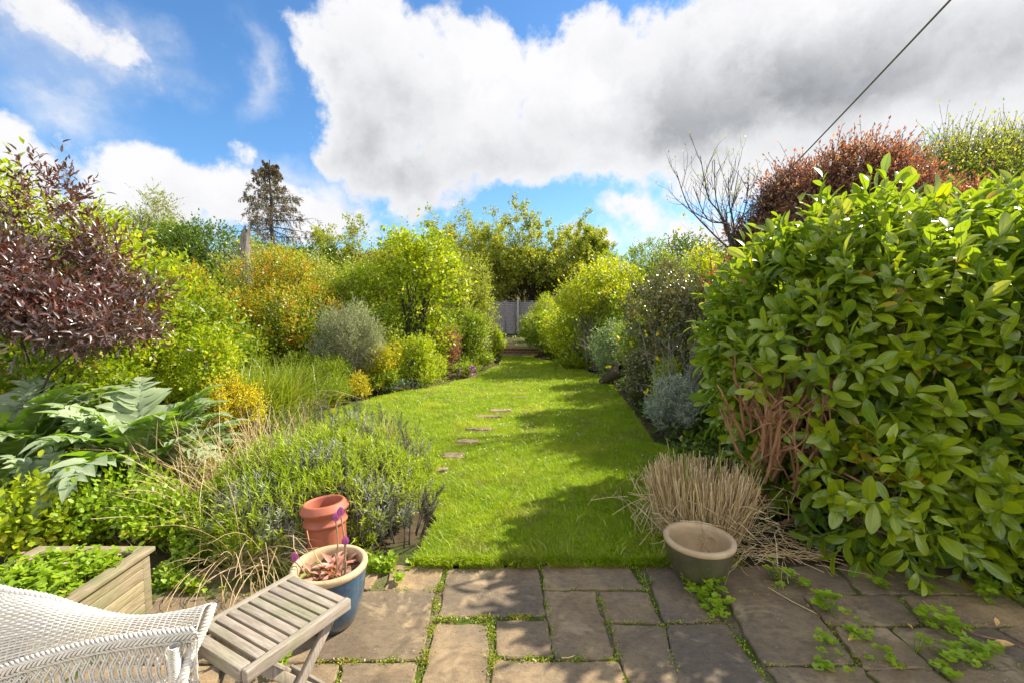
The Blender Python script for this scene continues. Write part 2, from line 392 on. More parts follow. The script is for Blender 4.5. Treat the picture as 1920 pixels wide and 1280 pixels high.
def poly_sheet(pts, z, name, mat, n=0):
    import mathutils.geometry as mg
    tris = mg.tessellate_polygon([[Vector((p[0], p[1], z)) for p in pts]])
    V = np.array([(p[0], p[1], z) for p in pts]); return mesh_obj(name, [(V, np.array(tris))], mat)
def inside(P, poly):
    x, y = P[:, 0], P[:, 1]; r = np.zeros(len(P), bool); n = len(poly)
    for i in range(n):
        (x1, y1), (x2, y2) = poly[i][:2], poly[(i + 1) % n][:2]
        c = ((y1 > y) != (y2 > y)) & (x < (x2 - x1) * (y - y1) / (y2 - y1 + 1e-12) + x1); r ^= c
    return r
EDGE_Y = G(1000, 1060).y
lawn_px = [(1330, 905), (1300, 850), (1225, 832), (1185, 770), (1140, 712), (1060, 684), (1003, 672), (992, 661), (945, 661), (938, 684), (895, 706), (815, 726), (700, 748), (610, 772), (520, 792), (430, 835)]
lawn = [(1.35, EDGE_Y + .02)] + [tuple(G(*p))[:2] for p in lawn_px] + [(-2.6, 5.0), (-.95, 4.5), (-.75, 3.9), (-.55, 3.3), (-.62, EDGE_Y + .02)]
struct(poly_sheet(lawn, -.012, 'lawn_ground', M['turf']))
stones = [(968, 738, .34, .12), (975, 746, .3, .1), (938, 771, .34, .17), (918, 783, .40, .14), (898, 806, .34, .14), (877, 829, .28, .15), (851, 856, .24, .16), (820, 884, .20, .10), (962, 725, .3, .1), (1092, 693, .3, .1)]
def grass_blades(poly, n, seed, hs=1.0, ymin=2.0, pw=1.6):
    rg = seeded(seed); pl = np.array([p[:2] for p in poly]); x0, y0 = pl.min(0); x1, y1 = pl.max(0)
    out = []; got = 0
    while got < n:
        q_ = n * 3; u = rg.random(q_); a, b = 1 / (y0 ** (pw - 1)), 1 / (y1 ** (pw - 1))
        y = (1 / (a + (b - a) * u)) ** (1 / (pw - 1)); x = rg.uniform(x0, x1, q_)
        p = np.stack([x, y], 1); p = p[inside(p, poly)]
        keep = (np.sin(p[:, 0] * 9 + np.sin(p[:, 1] * 5) * 2) * np.sin(p[:, 1] * 8 + np.sin(p[:, 0] * 6)) + rg.normal(0, .8, len(p))) > -1.0
        p = p[keep]
        for (sx, sy, w_, d_) in stones:
            g_ = G(sx, sy); p = p[~((abs(p[:, 0] - g_.x) < w_ / 2 - .01) & (p[:, 1] > g_.y - d_ / 2 - .03) & (p[:, 1] < g_.y + d_ / 2))]
        out.append(p); got += len(p)
    p = np.concatenate(out)[:n]; d = p[:, 1]
    lump = .5 + .5 * np.sin(p[:, 0] * 5.1 + 2 * np.sin(p[:, 1] * 3.3)) * np.sin(p[:, 1] * 4.7 + np.sin(p[:, 0] * 4))
    edge = np.exp(-np.maximum(0, d - EDGE_Y) / .12) * .35
    h = hs * (.028 + .034 * lump * rg.random(n) + .02 * rg.random(n) + .05 * edge * rg.random(n)) * (1 + .25 * (d > 8)); h *= np.where(rg.random(n) > .985, 1.9, 1)
    w = (.0024 + .0010 * d) * rg.uniform(.6, 1.3, n)
    a = rg.uniform(0, 6.28, n); lean = np.stack([np.cos(a), np.sin(a)], 1) * (h * rg.uniform(.15, 1.1, n))[:, None] + np.array([-.15, -.1]) * h[:, None]
    fa = rg.uniform(0, 6.28, n); s = np.stack([np.cos(fa), np.sin(fa)], 1) * w[:, None]
    z0 = np.full(n, -.012)
    V = np.stack([np.c_[p - s * .5, z0], np.c_[p + s * .5, z0], np.c_[p + lean * .35 + s * .42, z0 + h * .6], np.c_[p + lean * .35 - s * .42, z0 + h * .6], np.c_[p + lean, z0 + h * .95]], 1).reshape(-1, 3)
    o = (np.arange(n) * 5)[:, None, None]
    return [(V, (np.array([[0, 1, 2, 3]])[None] + o).reshape(-1, 4)), (V * 1.0, (np.array([[3, 2, 4]])[None] + o).reshape(-1, 3))]
def merge_same(chs):   # chunks that share one vertex array: all as triangles
    V = chs[0][0]; F = []
    for c in chs: F.append(c[1] if c[1].shape[1] == 3 else np.concatenate([c[1][:, [0, 1, 2]], c[1][:, [0, 2, 3]]]))
    return (V, np.concatenate(F), 0)
def edge_tufts():
    rg = seeded(6); n = 9000; x = rg.uniform(-.62, 1.42, n); keep = np.sin(x * 23) + np.sin(x * 57) * .7 + rg.normal(0, .6, n) > -.2; x = x[keep]; n = len(x); y = EDGE_Y + rg.uniform(-.015, .06, n)
    h = rg.uniform(.03, .085, n); w = rg.uniform(.0025, .0045, n); dx = rg.normal(0, .5, n) * h; dy = -rg.uniform(.1, 1.1, n) * h; z = np.full(n, -.012)
    V = np.stack([np.c_[x - w, y, z], np.c_[x + w, y, z], np.c_[x + dx * .5 + w * .8, y + dy * .45, z + h * .7], np.c_[x + dx * .5 - w * .8, y + dy * .45, z + h * .7], np.c_[x + dx, y + dy, z + h * .85]], 1).reshape(-1, 3); o = (np.arange(n) * 5)[:, None, None]
    return merge_same([(V, (np.array([[0, 1, 2, 3]])[None] + o).reshape(-1, 4)), (V, (np.array([[3, 2, 4]])[None] + o).reshape(-1, 3))])
g_o = mesh_obj('lawn_grass', [merge_same(grass_blades(lawn, 620000, 5)), edge_tufts()], M['grass'])
tag(g_o, 'short sunlit green grass of the lawn', 'grass', kind='stuff')
# stepping stones
def stonemat(name, a, b, c, sc_=1.0):
    m, T = mat_new(name); geo = T.new('ShaderNodeNewGeometry'); v = T.new('ShaderNodeTexCoord').outputs['Object']
    rnd = geo.outputs['Random Per Island']; vv = T.vmath('ADD', v, T.vmath('SCALE', T.new('ShaderNodeCombineXYZ').outputs[0]))
    n = T.noise(v, 4.5 * sc_, 8, .68, .6); f = T.noise(T.vmath('MULTIPLY', v, (1, 1.8, 1)), 22 * sc_, 8, .72, .4); big = T.noise(v, 1.6 * sc_, 3, .5)
    gr = T.noise(v, 160, 3, .7)
    col = T.mix(T.rng(n, .34, .66), a, b); col = T.mix(T.rng(big, .42, .62, 0, .75), col, c)
    col = T.mix(T.rng(f, .50, .66, 0, .5), col, (.085, .072, .06)); col = T.mix(T.rng(f, .44, .30, 0, .45), col, (.42, .33, .215))
    col = T.mix(1.0, col, T.mix(rnd, (.66, .66, .68), (1.10, 1.03, .92)), 'MULTIPLY'); col = T.mix(1.0, col, T.mix(T.rng(gr, .3, .7), (.82, .82, .82), (1.14, 1.14, 1.14)), 'MULTIPLY')
    sp = T.noise(v, 75, 2, .5); lc_ = T.noise(v, 13, 5, .75, 1.2); col = T.mix(T.rng(lc_, .60, .64, 0, .45), col, (.085, .08, .06)); col = T.mix(T.rng(T.noise(v, 2.6, 4, .7, .5), .56, .64, 0, .5), col, (.46, .34, .19)); col = T.mix(T.math('MULTIPLY', T.rng(sp, .69, .72), T.rng(T.noise(v, 5.5, 3, .6), .52, .66, 0, .8)), col, (.50, .48, .43)); col = T.mix(T.rng(sp, .29, .27, 0, .6), col, (.05, .05, .045))
    h = T.math('ADD', T.math('MULTIPLY', f, .8), T.math('ADD', T.math('MULTIPLY', n, 1.2), T.math('MULTIPLY', gr, .14)))
    finish(T, principled(T, col, .82, .3, bump=h, bstr=.55, bdist=.012)); return m
M['stone'] = stonemat('sandstone_paving', (.19, .134, .078), (.38, .278, .155), (.185, .145, .10))
def slab(c4, rg, z=0.0, th=.035, inset=.006, jag=.004):
    """c4: corners (x,y) counter-clockwise"""
    c4 = np.array(c4, float); per = []
    for i in range(4):
        a, b = c4[i], c4[(i + 1) % 4]; n = max(4, int(np.linalg.norm(b - a) / .035)); t = np.linspace(0.03, .97, n)[:, None]
        e = a + (b - a) * t; nn = nrm(np.array([(b - a)[1], -(b - a)[0]])); per.append(e + nn * rg.normal(0, jag, (n, 1)) )
    per = np.concatenate(per); n = len(per); cen = per.mean(0); d = nrm(cen - per)
    tilt = rg.normal(0, .003, 2); zz = lambda p: z + (p - cen) @ tilt + 0
    r0 = np.c_[per, zz(per) - th]; r1 = np.c_[per, zz(per) - inset]; p2 = per + d * inset; r2 = np.c_[p2, zz(p2)]; p3 = per + d * inset * 4; r3 = np.c_[p3, zz(p3) + .001]
    V = np.concatenate([r0, r1, r2, r3, np.array([[cen[0], cen[1], z + .0015]])]); i = np.arange(n); j = (i + 1) % n
    Fq = np.concatenate([np.stack([i + k * n, j + k * n, j + (k + 1) * n, i + (k + 1) * n], 1) for k in range(3)])
    Ft = np.stack([i + 3 * n, j + 3 * n, np.full(n, 4 * n)], 1)
    return merge_same([(V, Fq), (V, Ft)])
rg = seeded(7)
for i, (px, py, w, d) in enumerate(stones):
    c = G(px, py); q_ = [(c.x - w / 2, c.y - d / 2), (c.x + w / 2, c.y - d / 2 + rg.normal(0, .02)), (c.x + w / 2, c.y + d / 2), (c.x - w / 2, c.y + d / 2 + rg.normal(0, .02))]
    names = {0: 'stepping stone in the shaded lawn, seventh along the row', 1: 'stepping stone in the shaded lawn, sixth along the row', 2: 'sunken stepping stone furthest back in the sunlit grass', 3: 'widest pale stepping stone in the sunlit grass',
             4: 'stepping stone between the widest one and the brown ones', 5: 'brownish stepping stone, third along from the patio', 6: 'small reddish brown stepping stone, second from the patio', 7: 'small stepping stone almost swallowed by grass nearest the patio',
             8: 'farthest stepping stone of the row, deep in lawn shade', 9: 'lone flat stone in the lawn beside the right hand bushes'}
    o = mesh_obj('stepping_stone', [slab(q_, rg, .028 + .005 * (i == 3), .06, .01, .012)], M['stone']); tag(o, names[i], 'stepping stone', 'stepping stones across the lawn')
# patio
slabs = [[(843, 1065), (1007, 1062), (1018, 1148), (826, 1152)], [(1018, 1061), (1176, 1061), (1203, 1100), (1024, 1101)], [(1212, 1060), (1300, 1060), (1350, 1160), (1246, 1163)],
         [(1023, 1107), (1110, 1106), (1151, 1230), (1041, 1229)], [(1127, 1108), (1213, 1109), (1236, 1164), (1137, 1161)], [(931, 1165), (1026, 1165), (1034, 1226), (934, 1228)],
         [(822, 1171), (911, 1171), (907, 1330), (780, 1330)], [(928, 1242), (1158, 1242), (1192, 1330), (925, 1330)], [(1145, 1171), (1243, 1172), (1277, 1330), (1200, 1330)], [(1254, 1172), (1358, 1169), (1470, 1330), (1290, 1330)],
         [(738, 1060), (833, 1060), (815, 1103), (722, 1103)], [(674, 1110), (808, 1106), (790, 1231), (588, 1236)], [(648, 1247), (780, 1243), (757, 1330), (630, 1330)], [(430, 1245), (630, 1245), (612, 1330), (400, 1330)],
         [(1312, 1060), (1560, 1060), (1603, 1110), (1356, 1112)], [(1366, 1118), (1500, 1117), (1600, 1240), (1432, 1242)], [(1512, 1117), (1680, 1117), (1725, 1170), (1556, 1170)], [(1575, 1060), (1800, 1060), (1870, 1110), (1620, 1110)],
         [(1570, 1178), (1662, 1178), (1742, 1250), (1622, 1250)], [(1674, 1178), (1860, 1178), (1990, 1250), (1756, 1250)], [(1698, 1117), (1890, 1117), (1960, 1170), (1740, 1170)],
         [(1445, 1250), (1610, 1250), (1690, 1330), (1500, 1330)], [(1632, 1257), (1752, 1257), (1850, 1330), (1710, 1330)], [(1768, 1257), (1990, 1257), (2100, 1330), (1870, 1330)], [(1905, 1117), (2200, 1117), (2300, 1170), (1975, 1170)], [(1880, 1180), (2200, 1180), (2350, 1250), (2010, 1250)],
         [(300, 1120), (420, 1118), (330, 1240), (180, 1240)], [(432, 1120), (555, 1118), (480, 1236), (345, 1240)], [(568, 1112), (660, 1110), (576, 1238), (492, 1236)], [(165, 1250), (410, 1250), (380, 1330), (100, 1330)], [(560, 1075), (712, 1072), (690, 1100), (540, 1104)]]
ch = []
for s in slabs:
    w = np.array([tuple(G(*p))[:2] for p in s]); w = w[::-1]; cw = w.mean(0); w = w + np.sign(w - cw) * .010 + rg.normal(0, .004, (4, 2)); ch.append(slab(w, rg, rg.normal(0, .002)))
y = G(960, 1330).y - .012                     # the patio goes on under and behind the camera
while y > -2.2:
    hgt = rg.choice([.3, .45]); x = -3.2 + rg.uniform(0, .3)
    while x < 3.4:
        w = rg.choice([.3, .45, .6]); ch.append(slab([(x, y - hgt), (x + w - .02, y - hgt), (x + w - .02, y - .02), (x, y - .02)], rg)); x += w
    y -= hgt
struct(mesh_obj('patio', ch, M['stone'], smooth=False))
def jointmat():
    m, T = mat_new('joint_sand'); v = T.new('ShaderNodeTexCoord').outputs['Object']; n = T.noise(v, 60, 6, .7); b = T.noise(v, 3, 3)
    col = T.mix(T.rng(n, .3, .7), (.09, .075, .04), (.24, .19, .11)); col = T.mix(T.rng(b, .42, .55), col, (.07, .10, .015))
    finish(T, principled(T, col, .95, .1, bump=n, bstr=.9, bdist=.01)); return m
M['joint'] = jointmat()
struct(poly_sheet([(-3.4, -2.4), (3.6, -2.4), (3.6, EDGE_Y), (-3.4, EDGE_Y)], -.014, 'paving_bed', M['joint']))

# ------------------------------------------------------------------ leaf colours
Lm = {}
COOL = ('purple', 'cardoon', 'silver', 'greysilver', 'redleaf', 'copper', 'variegated', 'yellowflower', 'gold', 'conifer', 'greywood')
def LM(key, *a, **k):
    if key not in COOL: a = tuple((min(.9, x[0] * 1.13 + .004), min(.9, x[1] * 1.03 + .006), x[2] * .9) if isinstance(x, tuple) else x for x in a)
    Lm[key] = leafmat('leaf_' + key, *a, **k); return Lm[key]
LM('laurel', (.125, .21, .009), (.29, .385, .015), (.42, .30, .03), .014, mixt=.42, rough=.27, spec=.8, tr=(2.2, 1.8, .35), under=(.18, .29, .04))
LM('moss', (.14, .22, .012), (.34, .40, .02), (.36, .17, .03), .08, mixt=.3)
LM('herb', (.17, .30, .014), (.32, .47, .025), (.4, .36, .05), .05, mixt=.4)
LM('lavender', (.23, .36, .014), (.42, .54, .03), (.26, .30, .22), .12, mixt=.35)
LM('greywood', (.10, .115, .07), (.20, .21, .14), (.17, .12, .10), .25, mixt=.2)
LM('purple', (.072, .045, .036), (.165, .092, .066), (.20, .07, .05), .15, mixt=.22, tr=(1.9, 1.0, .6), rough=.34, spec=1.0)
LM('lime', (.19, .30, .010), (.40, .48, .02), (.52, .50, .04), .1, mixt=.45)
LM('mid', (.12, .21, .010), (.27, .36, .018), (.38, .36, .03), .08, mixt=.42)
LM('gold', (.42, .40, .012), (.62, .54, .02), (.60, .30, .02), .05, mixt=.4, tr=(1.3, 1.3, .6))
LM('yellowflower', (.85, .60, .008), (.93, .76, .02), (.42, .46, .02), .14, mixt=.48, tr=(1.05, 1.1, .6))
LM('cardoon', (.23, .29, .14), (.38, .43, .27), None, mixt=.30, tr=(1.5, 1.7, .2), rough=.6, under=(.27, .40, .06), nscale=2)
LM('orange', (.19, .24, .012), (.36, .38, .02), (.52, .24, .02), .20, mixt=.4)
LM('silver', (.25, .27, .15), (.42, .42, .28), (.16, .22, .07), .2, mixt=.3)
LM('greysilver', (.30, .33, .25), (.46, .48, .38), None, mixt=.25)
LM('darkgreen', (.055, .115, .010), (.13, .21, .016), (.24, .28, .03), .1, mixt=.3, rough=.35)
LM('glossdark', (.09, .11, .04), (.20, .21, .09), (.22, .16, .07), .2, mixt=.3, rough=.25, spec=.9)
LM('airy', (.17, .24, .025), (.33, .38, .06), (.42, .38, .10), .12, mixt=.5)
LM('copper', (.17, .085, .055), (.33, .185, .11), (.46, .34, .14), .25, mixt=.45, tr=(1.7, 1.0, .7))
LM('conifer', (.09, .10, .045), (.18, .15, .08), (.25, .14, .08), .35, mixt=.15)
LM('variegated', (.25, .33, .15), (.46, .50, .28), (.14, .24, .05), .3, mixt=.3)
LM('redleaf', (.35, .05, .02), (.50, .12, .04), None, mixt=.4)
LM('blade', (.14, .24, .02), (.30, .36, .04), (.38, .32, .11), .15, mixt=.4)
LM('leafrib', (.26, .38, .05), (.34, .46, .08), None, mixt=.3)
LM('goldlime', (.24, .33, .010), (.42, .49, .018), (.56, .52, .02), .15, mixt=.45)
LM('dark_fill', (.035, .07, .01), (.08, .12, .015), None, mixt=.3)
def plain(name, col, rough=.6, spec=.4, var=.0, scale=20, bump=0.0):
    m, T = mat_new(name); v = T.new('ShaderNodeTexCoord').outputs['Object']; n = T.noise(v, scale, 5, .6)
    c = T.mix(T.rng(n, .3, .7), tuple(x * (1 - var) for x in col), tuple(min(1, x * (1 + var)) for x in col))
    finish(T, principled(T, c, rough, spec, bump=n if bump else None, bstr=bump)); return m
def strawmat():
    m, T = mat_new('dry_straw'); r_ = T.new('ShaderNodeNewGeometry').outputs['Random Per Island']
    finish(T, principled(T, T.mix(r_, (.38, .24, .09), (.80, .62, .34)), .6, .35)); return m
M['straw'] = strawmat()

# ------------------------------------------------------------------ pots
def glaze(name, a, b, rough=.25, coat=.4, sc_=6, c=None):
    m, T = mat_new(name); v = T.new('ShaderNodeTexCoord').outputs['Object']; n = T.noise(v, sc_, 6, .6, .8); n3 = T.noise(v, sc_ * 9, 4, .6)
    col = T.mix(T.rng(n, .35, .65), a, b)
    if c: col = T.mix(T.rng(n3, .58, .72, 0, .6), col, c)
    n4 = T.noise(v, sc_ * 2.3, 7, .75, 1.5); col = T.mix(T.rng(n4, .58, .70, 0, .24), col, (.34, .30, .22)); zz = T.new('ShaderNodeSeparateXYZ'); T.put(zz.inputs[0], v); col = T.mix(T.math('MULTIPLY', T.rng(zz.outputs[2], .10, .0), T.rng(n3, .4, .6, .2, .8)), col, (.10, .085, .05))
    finish(T, principled(T, col, rough, .5, bump=n3, bstr=.12, coat=coat)); return m
M['blueglaze'] = glaze('blue_glaze', (.018, .045, .085), (.05, .12, .19), .22, .6, 5, (.10, .12, .13))
M['greenglaze'] = glaze('olive_glaze', (.062, .058, .026), (.105, .092, .045), .38, .25, 5, (.16, .13, .08))
M['clay'] = glaze('buff_clay', (.42, .29, .15), (.60, .44, .25), .75, 0, 4, (.30, .21, .13))
M['terracotta'] = glaze('terracotta', (.31, .080, .038), (.43, .125, .06), .62, 0, 5, (.30, .12, .08))
M['potsoil'] = plain('pot_soil', (.16, .11, .065), .95, .1, .4, 30, .6)
def garden_pot(name, label, loc, Rr, H, Rb, body, lip=.026):
    t = root(name, label, 'plant pot', loc)
    prof = [(0.0, .004), (Rb * .9, .004), (Rb, .012), (Rb + (Rr - Rb) * .35, H * .22), (Rb + (Rr - Rb) * .72, H * .5), (Rr * .955, H * .78), (Rr * .965, H - .045), (Rr * .965, H - .030)]
    mesh_obj('body', [lathe(prof, 64)], body, t)
    rim = [(Rr * .965, H - .032), (Rr * .985, H - .030), (Rr, H - .020), (Rr, H - .008), (Rr - .006, H), (Rr - lip + .004, H), (Rr - lip - .003, H - .006), (Rr - lip - .006, H - .03), (Rr * .86, H * .62), (Rr * .80, H * .45), (Rr * .70, H * .25), (Rr * .5, H * .2)]
    mesh_obj('rim', [lathe(rim, 64)], M['clay'], t)
    return t
YB = G(618, 1166).y; pb = D(618, 1053, YB); pot_b = garden_pot('glazed_pot', 'blue glazed pot with buff rim beside the slatted table', (pb.x, YB, 0), .083 * YB, pb.z, .115, M['blueglaze'])
mesh_obj('soil_fill', [lathe([(0.0, pb.z * .83), (.08, pb.z * .835), (.160, pb.z * .815)], 32)], M['potsoil'], pot_b)
YG = G(1311, 1084).y; pg = D(1311, 1005, YG); pot_g = garden_pot('glazed_pot', 'empty olive green pot with buff rim in front of the cut straw', (pg.x, YG, 0), .0775 * YG, pg.z, .118, M['greenglaze'], .028)
mesh_obj('soil_fill', [lathe([(0.0, pg.z * .34), (.08, pg.z * .345), (.125, pg.z * .33)], 32)], M['potsoil'], pot_g)
# leaning terracotta chimney pot
cp = D(607, 944, 2.80); H = cp.z + .01
ct = root('chimney_pot', 'terracotta chimney pot leaning in the lavender behind the blue pot', 'chimney pot', (cp.x + .02, 2.80, 0)); ct.rotation_euler = (R(-3), R(-4), 0)
prof = [(.112, .0), (.116, .02), (.119, H * .35), (.121, H * .60), (.122, H * .64), (.133, H * .655), (.136, H * .68), (.131, H * .70), (.124, H * .715), (.124, H * .79), (.127, H * .80), (.143, H * .865), (.148, H * .885), (.146, H * .90), (.128, H * .985), (.122, H), (.110, H), (.106, H * .97), (.102, H * .6), (.100, .02)]
mesh_obj('body', [lathe(prof[:14], 64)], M['terracotta'], ct); mesh_obj('rim', [lathe(prof[13:], 64)], M['terracotta'], ct)

# tulips going over in the blue pot
rg = seeded(12); tp = root('tulip_plant', 'fading mauve tulips with reddish curled leaves in the blue pot', 'tulips', (pb.x, YB, pb.z * .83))
stem_px = [(651, 1040, 645, 958), (620, 1045, 622, 985), (640, 1050, 655, 1010), (585, 1060, 562, 1040), (632, 1055, 632, 1030), (648, 1030, 652, 1030)]
pm = plain('tulip_petal', (.50, .14, .36), .5, .4, .25); pinkl = leafmat('leaf_withered_pink', (.50, .20, .14), (.72, .46, .34), (.30, .33, .08), .15, mixt=.35, tr=(1.3, 1, .8))
sm = []; heads = []
for (a, b, c, d) in stem_px:
    p0 = D(a, b, YB) - Vector((pb.x, YB, pb.z * .83)); p1 = D(c, d, YB) - Vector((pb.x, YB, pb.z * .83)); p0.y = rg.uniform(-.08, .06); p1.y = p0.y; p0.z = -.01
    t = np.linspace(0, 1, 7)[:, None]; P = np.array(p0) * (1 - t) + np.array(p1) * t + np.sin(t * 3.1) * np.array([.012, 0, 0]); sm.append(P); heads.append(P[-1])
mesh_obj('stems', [tubes(np.array(sm), .0042, 6)], plain('tulip_stem', (.30, .20, .12), .6, .4, .3, 30), tp)
for h in heads[:4]:
    ht = []
    for k in range(6):
        a = k * 1.05; d = np.array([[math.cos(a) * .12, math.sin(a) * .12, 1.0]]); ht += leaves((h + np.array([math.cos(a), math.sin(a), 0]) * .006)[None], d, np.array([[math.cos(a), math.sin(a), .1]]) , .044, .026, tpl_oval(((.2, .8), (.55, 1.0), (.85, .5)), .3, .22))
    mesh_obj('bloom', ht, pm, tp)
P = np.c_[rg.normal(0, .055, (34, 2)), np.zeros(34)]; dd = nrm(np.c_[P[:, :2] * 7 + rg.normal(0, .35, (34, 2)), rg.uniform(.5, 1.6, 34)])
mesh_obj('basal_leaves', leaves(P, dd, nrm(np.c_[-dd[:, :2], np.ones(34)]), rg.uniform(.04, .09, 34), .030, tpl_oval(((.15, .7), (.4, 1), (.7, .9), (.9, .5)), .35, .75)), pinkl, tp)
P = np.c_[rg.normal(0, .07, (420, 2)), np.zeros(420)]; mesh_obj('moss_cover', leaves(P, nrm(rg.normal(0, 1, (420, 3)) + [0, 0, .8]), np.tile([0, 0, 1.], (420, 1)), .014, .008), Lm['moss'], tp)
mesh_obj('dead_stalk', [tubes(np.array([[[.0, 0, 0], [-.06, .0, .07], [-.10, .0, .16], [-.11, 0, .22]], [[-.1, 0, 0], [-.14, -.02, .08], [-.17, -.02, .14], [-.18, 0, .20]]]), .0022, 5)], M['straw'], tp)

# ------------------------------------------------------------------ folding slatted table
def woodmat(name, axis, a=(.23, .185, .14), b=(.40, .34, .27), g=(.20, .21, .10)):
    m, T = mat_new(name); v = T.new('ShaderNodeTexCoord').outputs['Object']; geo = T.new('ShaderNodeNewGeometry')
    st = [14, 14, 14]; st[axis] = 1.2; off = T.math('MULTIPLY', geo.outputs['Random Per Island'], 13.0)
    cx = T.new('ShaderNodeCombineXYZ'); [T.put(cx.inputs[i], off) for i in range(3)]
    vv = T.vmath('MULTIPLY', T.vmath('ADD', v, cx.outputs[0]), st)
    n = T.noise(vv, 7, 8, .7, .2); big = T.noise(T.vmath('ADD', v, cx.outputs[0]), 7, 4, .6)
    col = T.mix(T.rng(n, .36, .62), a, b); col = T.mix(T.rng(big, .48, .66, 0, .55), col, g); col = T.mix(T.rng(T.noise(vv, 2.2, 5, .8), .58, .7, 0, .6), col, (.10, .08, .06)); col = T.mix(1.0, col, T.mix(geo.outputs['Random Per Island'], (.82, .82, .84), (1.15, 1.12, 1.06)), 'MULTIPLY')
    finish(T, principled(T, col, .8, .25, bump=n, bstr=.5, bdist=.003)); return m
M['teak_x'] = woodmat('weathered_teak', 0); M['teak_y'] = woodmat('weathered_teak_rail', 1); M['teak_z'] = woodmat('weathered_teak_leg', 2)
TZ = .45
A_, B_, C_, D_ = [np.array(G(*p, TZ)) for p in ((536, 1073), (651, 1128), (462, 1241), (366, 1190))]
ang = math.atan2(*( (B_ - A_) + (C_ - D_))[[1, 0]]); cen = (A_ + B_ + C_ + D_) / 4
tb = root('folding_table', 'weathered slatted folding wooden side table beside the blue pot', 'side table', (cen[0], cen[1], 0), ang)
tw, tl = .345, .425         # slat length (x), table length (y)
rail = [box((s * (tw / 2 - .0), 0, TZ - .0225), (.028, tl, .045)) for s in (-1, 1)]
for s, o_ in zip((-1, 1), rail): bevel(mesh_obj('side_rail', [o_], M['teak_y'], tb), .006, 3)
ns = 9; pitch = (tl - .05) / ns
for i in range(ns):
    yy = tl / 2 - pitch * (i + .5) - .002
    bevel(mesh_obj('slat', [box((0, yy, TZ - .008), (tw - .03, pitch - .009, .014))], M['teak_x'], tb), .002, 2)
bevel(mesh_obj('front_rail', [box((0, -tl / 2 + .014, TZ - .021), (tw - .030, .040, .046))], M['teak_x'], tb), .005, 3)
bevel(mesh_obj('rear_rail', [box((0, tl / 2 - .009, TZ - .030), (tw - .030, .016, .034))], M['teak_x'], tb), .002, 2)
Vb, Fb, _ = lathe([(0, .0), (.0115, .0), (.0125, -.003)], 24); Vb = Vb[:, [0, 2, 1]] * np.array([1.5, 1, 1]) + np.array([-.105, -tl / 2 - .0065, TZ - .02])
mesh_obj('maker_disc', [(Vb, Fb, 0)], plain('green_disc', (.07, .10, .05), .6, .3, .3), tb)
for s in (-1, 1):
    x = s * (tw / 2 - .035)
    bevel(mesh_obj('leg', [beam((x, tl / 2 - .03, TZ - .03), (x, -tl / 2 + .02, 0.0), .020, .036, (0, 0, 1))], M['teak_z'], tb), .003)
    x = s * (tw / 2 - .060)
    bevel(mesh_obj('leg', [beam((x, -tl / 2 + .05, TZ - .03), (x, tl / 2 - .02, 0.0), .020, .036, (0, 0, 1))], M['teak_z'], tb), .003)
bevel(mesh_obj('stretcher', [box((0, -tl / 2 + .06, .075), (tw - .06, .014, .036))], M['teak_x'], tb), .003); bevel(mesh_obj('stretcher', [box((0, tl / 2 - .06, .075), (tw - .10, .014, .036))], M['teak_x'], tb), .003)
bevel(mesh_obj('cross_rail', [box((0, .0, TZ - .05), (tw - .05, .03, .022))], M['teak_x'], tb), .003)

# ------------------------------------------------------------------ timber planter
M['deck_y'] = woodmat('treated_timber', 1, (.19, .15, .085), (.34, .28, .17), (.16, .19, .07)); M['deck_x'] = woodmat('treated_timber_x', 0, (.19, .15, .085), (.34, .28, .17), (.16, .19, .07))
PY1 = G(296, 1136).y; c1 = D(291, 1022, PY1); PH = c1.z; px1 = c1.x; px0 = px1 - .62; py1 = PY1; py0 = py1 - .66
pl = root('timber_planter', 'square timber raised planter in front of the overgrown bed', 'planter', ((px0 + px1) / 2, (py0 + py1) / 2, 0))
hx, hy = (px1 - px0) / 2, (py1 - py0) / 2; nb = 5; bh = (PH - .025) / nb
for nm, cx, cy_, sx, sy, mt in (('side_wall', hx - .03, 0, .024, hy * 2 - .06, 'deck_y'), ('side_wall', -hx + .03, 0, .024, hy * 2 - .06, 'deck_y'), ('end_wall', 0, hy - .03, hx * 2 - .12, .024, 'deck_x'), ('end_wall', 0, -hy + .03, hx * 2 - .12, .024, 'deck_x')):
    bevel(mesh_obj(nm, [box((cx, cy_, bh * (k + .5)), (sx, sy, bh - .003)) for k in range(nb)], M[mt], pl), .004, 2)
for sx in (-1, 1):
    for sy in (-1, 1): bevel(mesh_obj('corner_post', [box((sx * (hx - .042), sy * (hy - .042), (PH - .03) / 2), (.05 if sx < 0 else .05, .05, PH - .03))], M['deck_y'], pl), .004)
    bevel(mesh_obj('top_rail', [box((sx * (hx - .03), -.0, PH - .0125), (.066, hy * 2, .026))], M['deck_y'], pl), .005)
    bevel(mesh_obj('top_rail', [box((0, sx * (hy - .033), PH - .0125), (hx * 2 - .128, .066, .025))], M['deck_x'], pl), .005)
mesh_obj('soil_fill', [box((0, 0, PH - .12), (hx * 2 - .1, hy * 2 - .1, .10))], M['potsoil'], pl)
rg = seeded(31); n = 520; P = np.c_[rg.uniform(-hx + .07, hx - .09, n), rg.uniform(-hy + .08, hy - .08, n), np.full(n, PH - .07)]; hgt = .05 + .07 * rg.random(n)
hb = root('herb_robert', 'low leafy herb with tiny pink flowers filling the timber planter', 'plant', pl.location)
Dh = nrm(rg.normal(0, .5, (n, 3)) + [0, 0, 1.3]); tips = P + Dh * hgt[:, None]
mesh_obj('stems', [tubes(np.stack([P, tips], 1), .0012, 3)], M['stem_green'], hb)
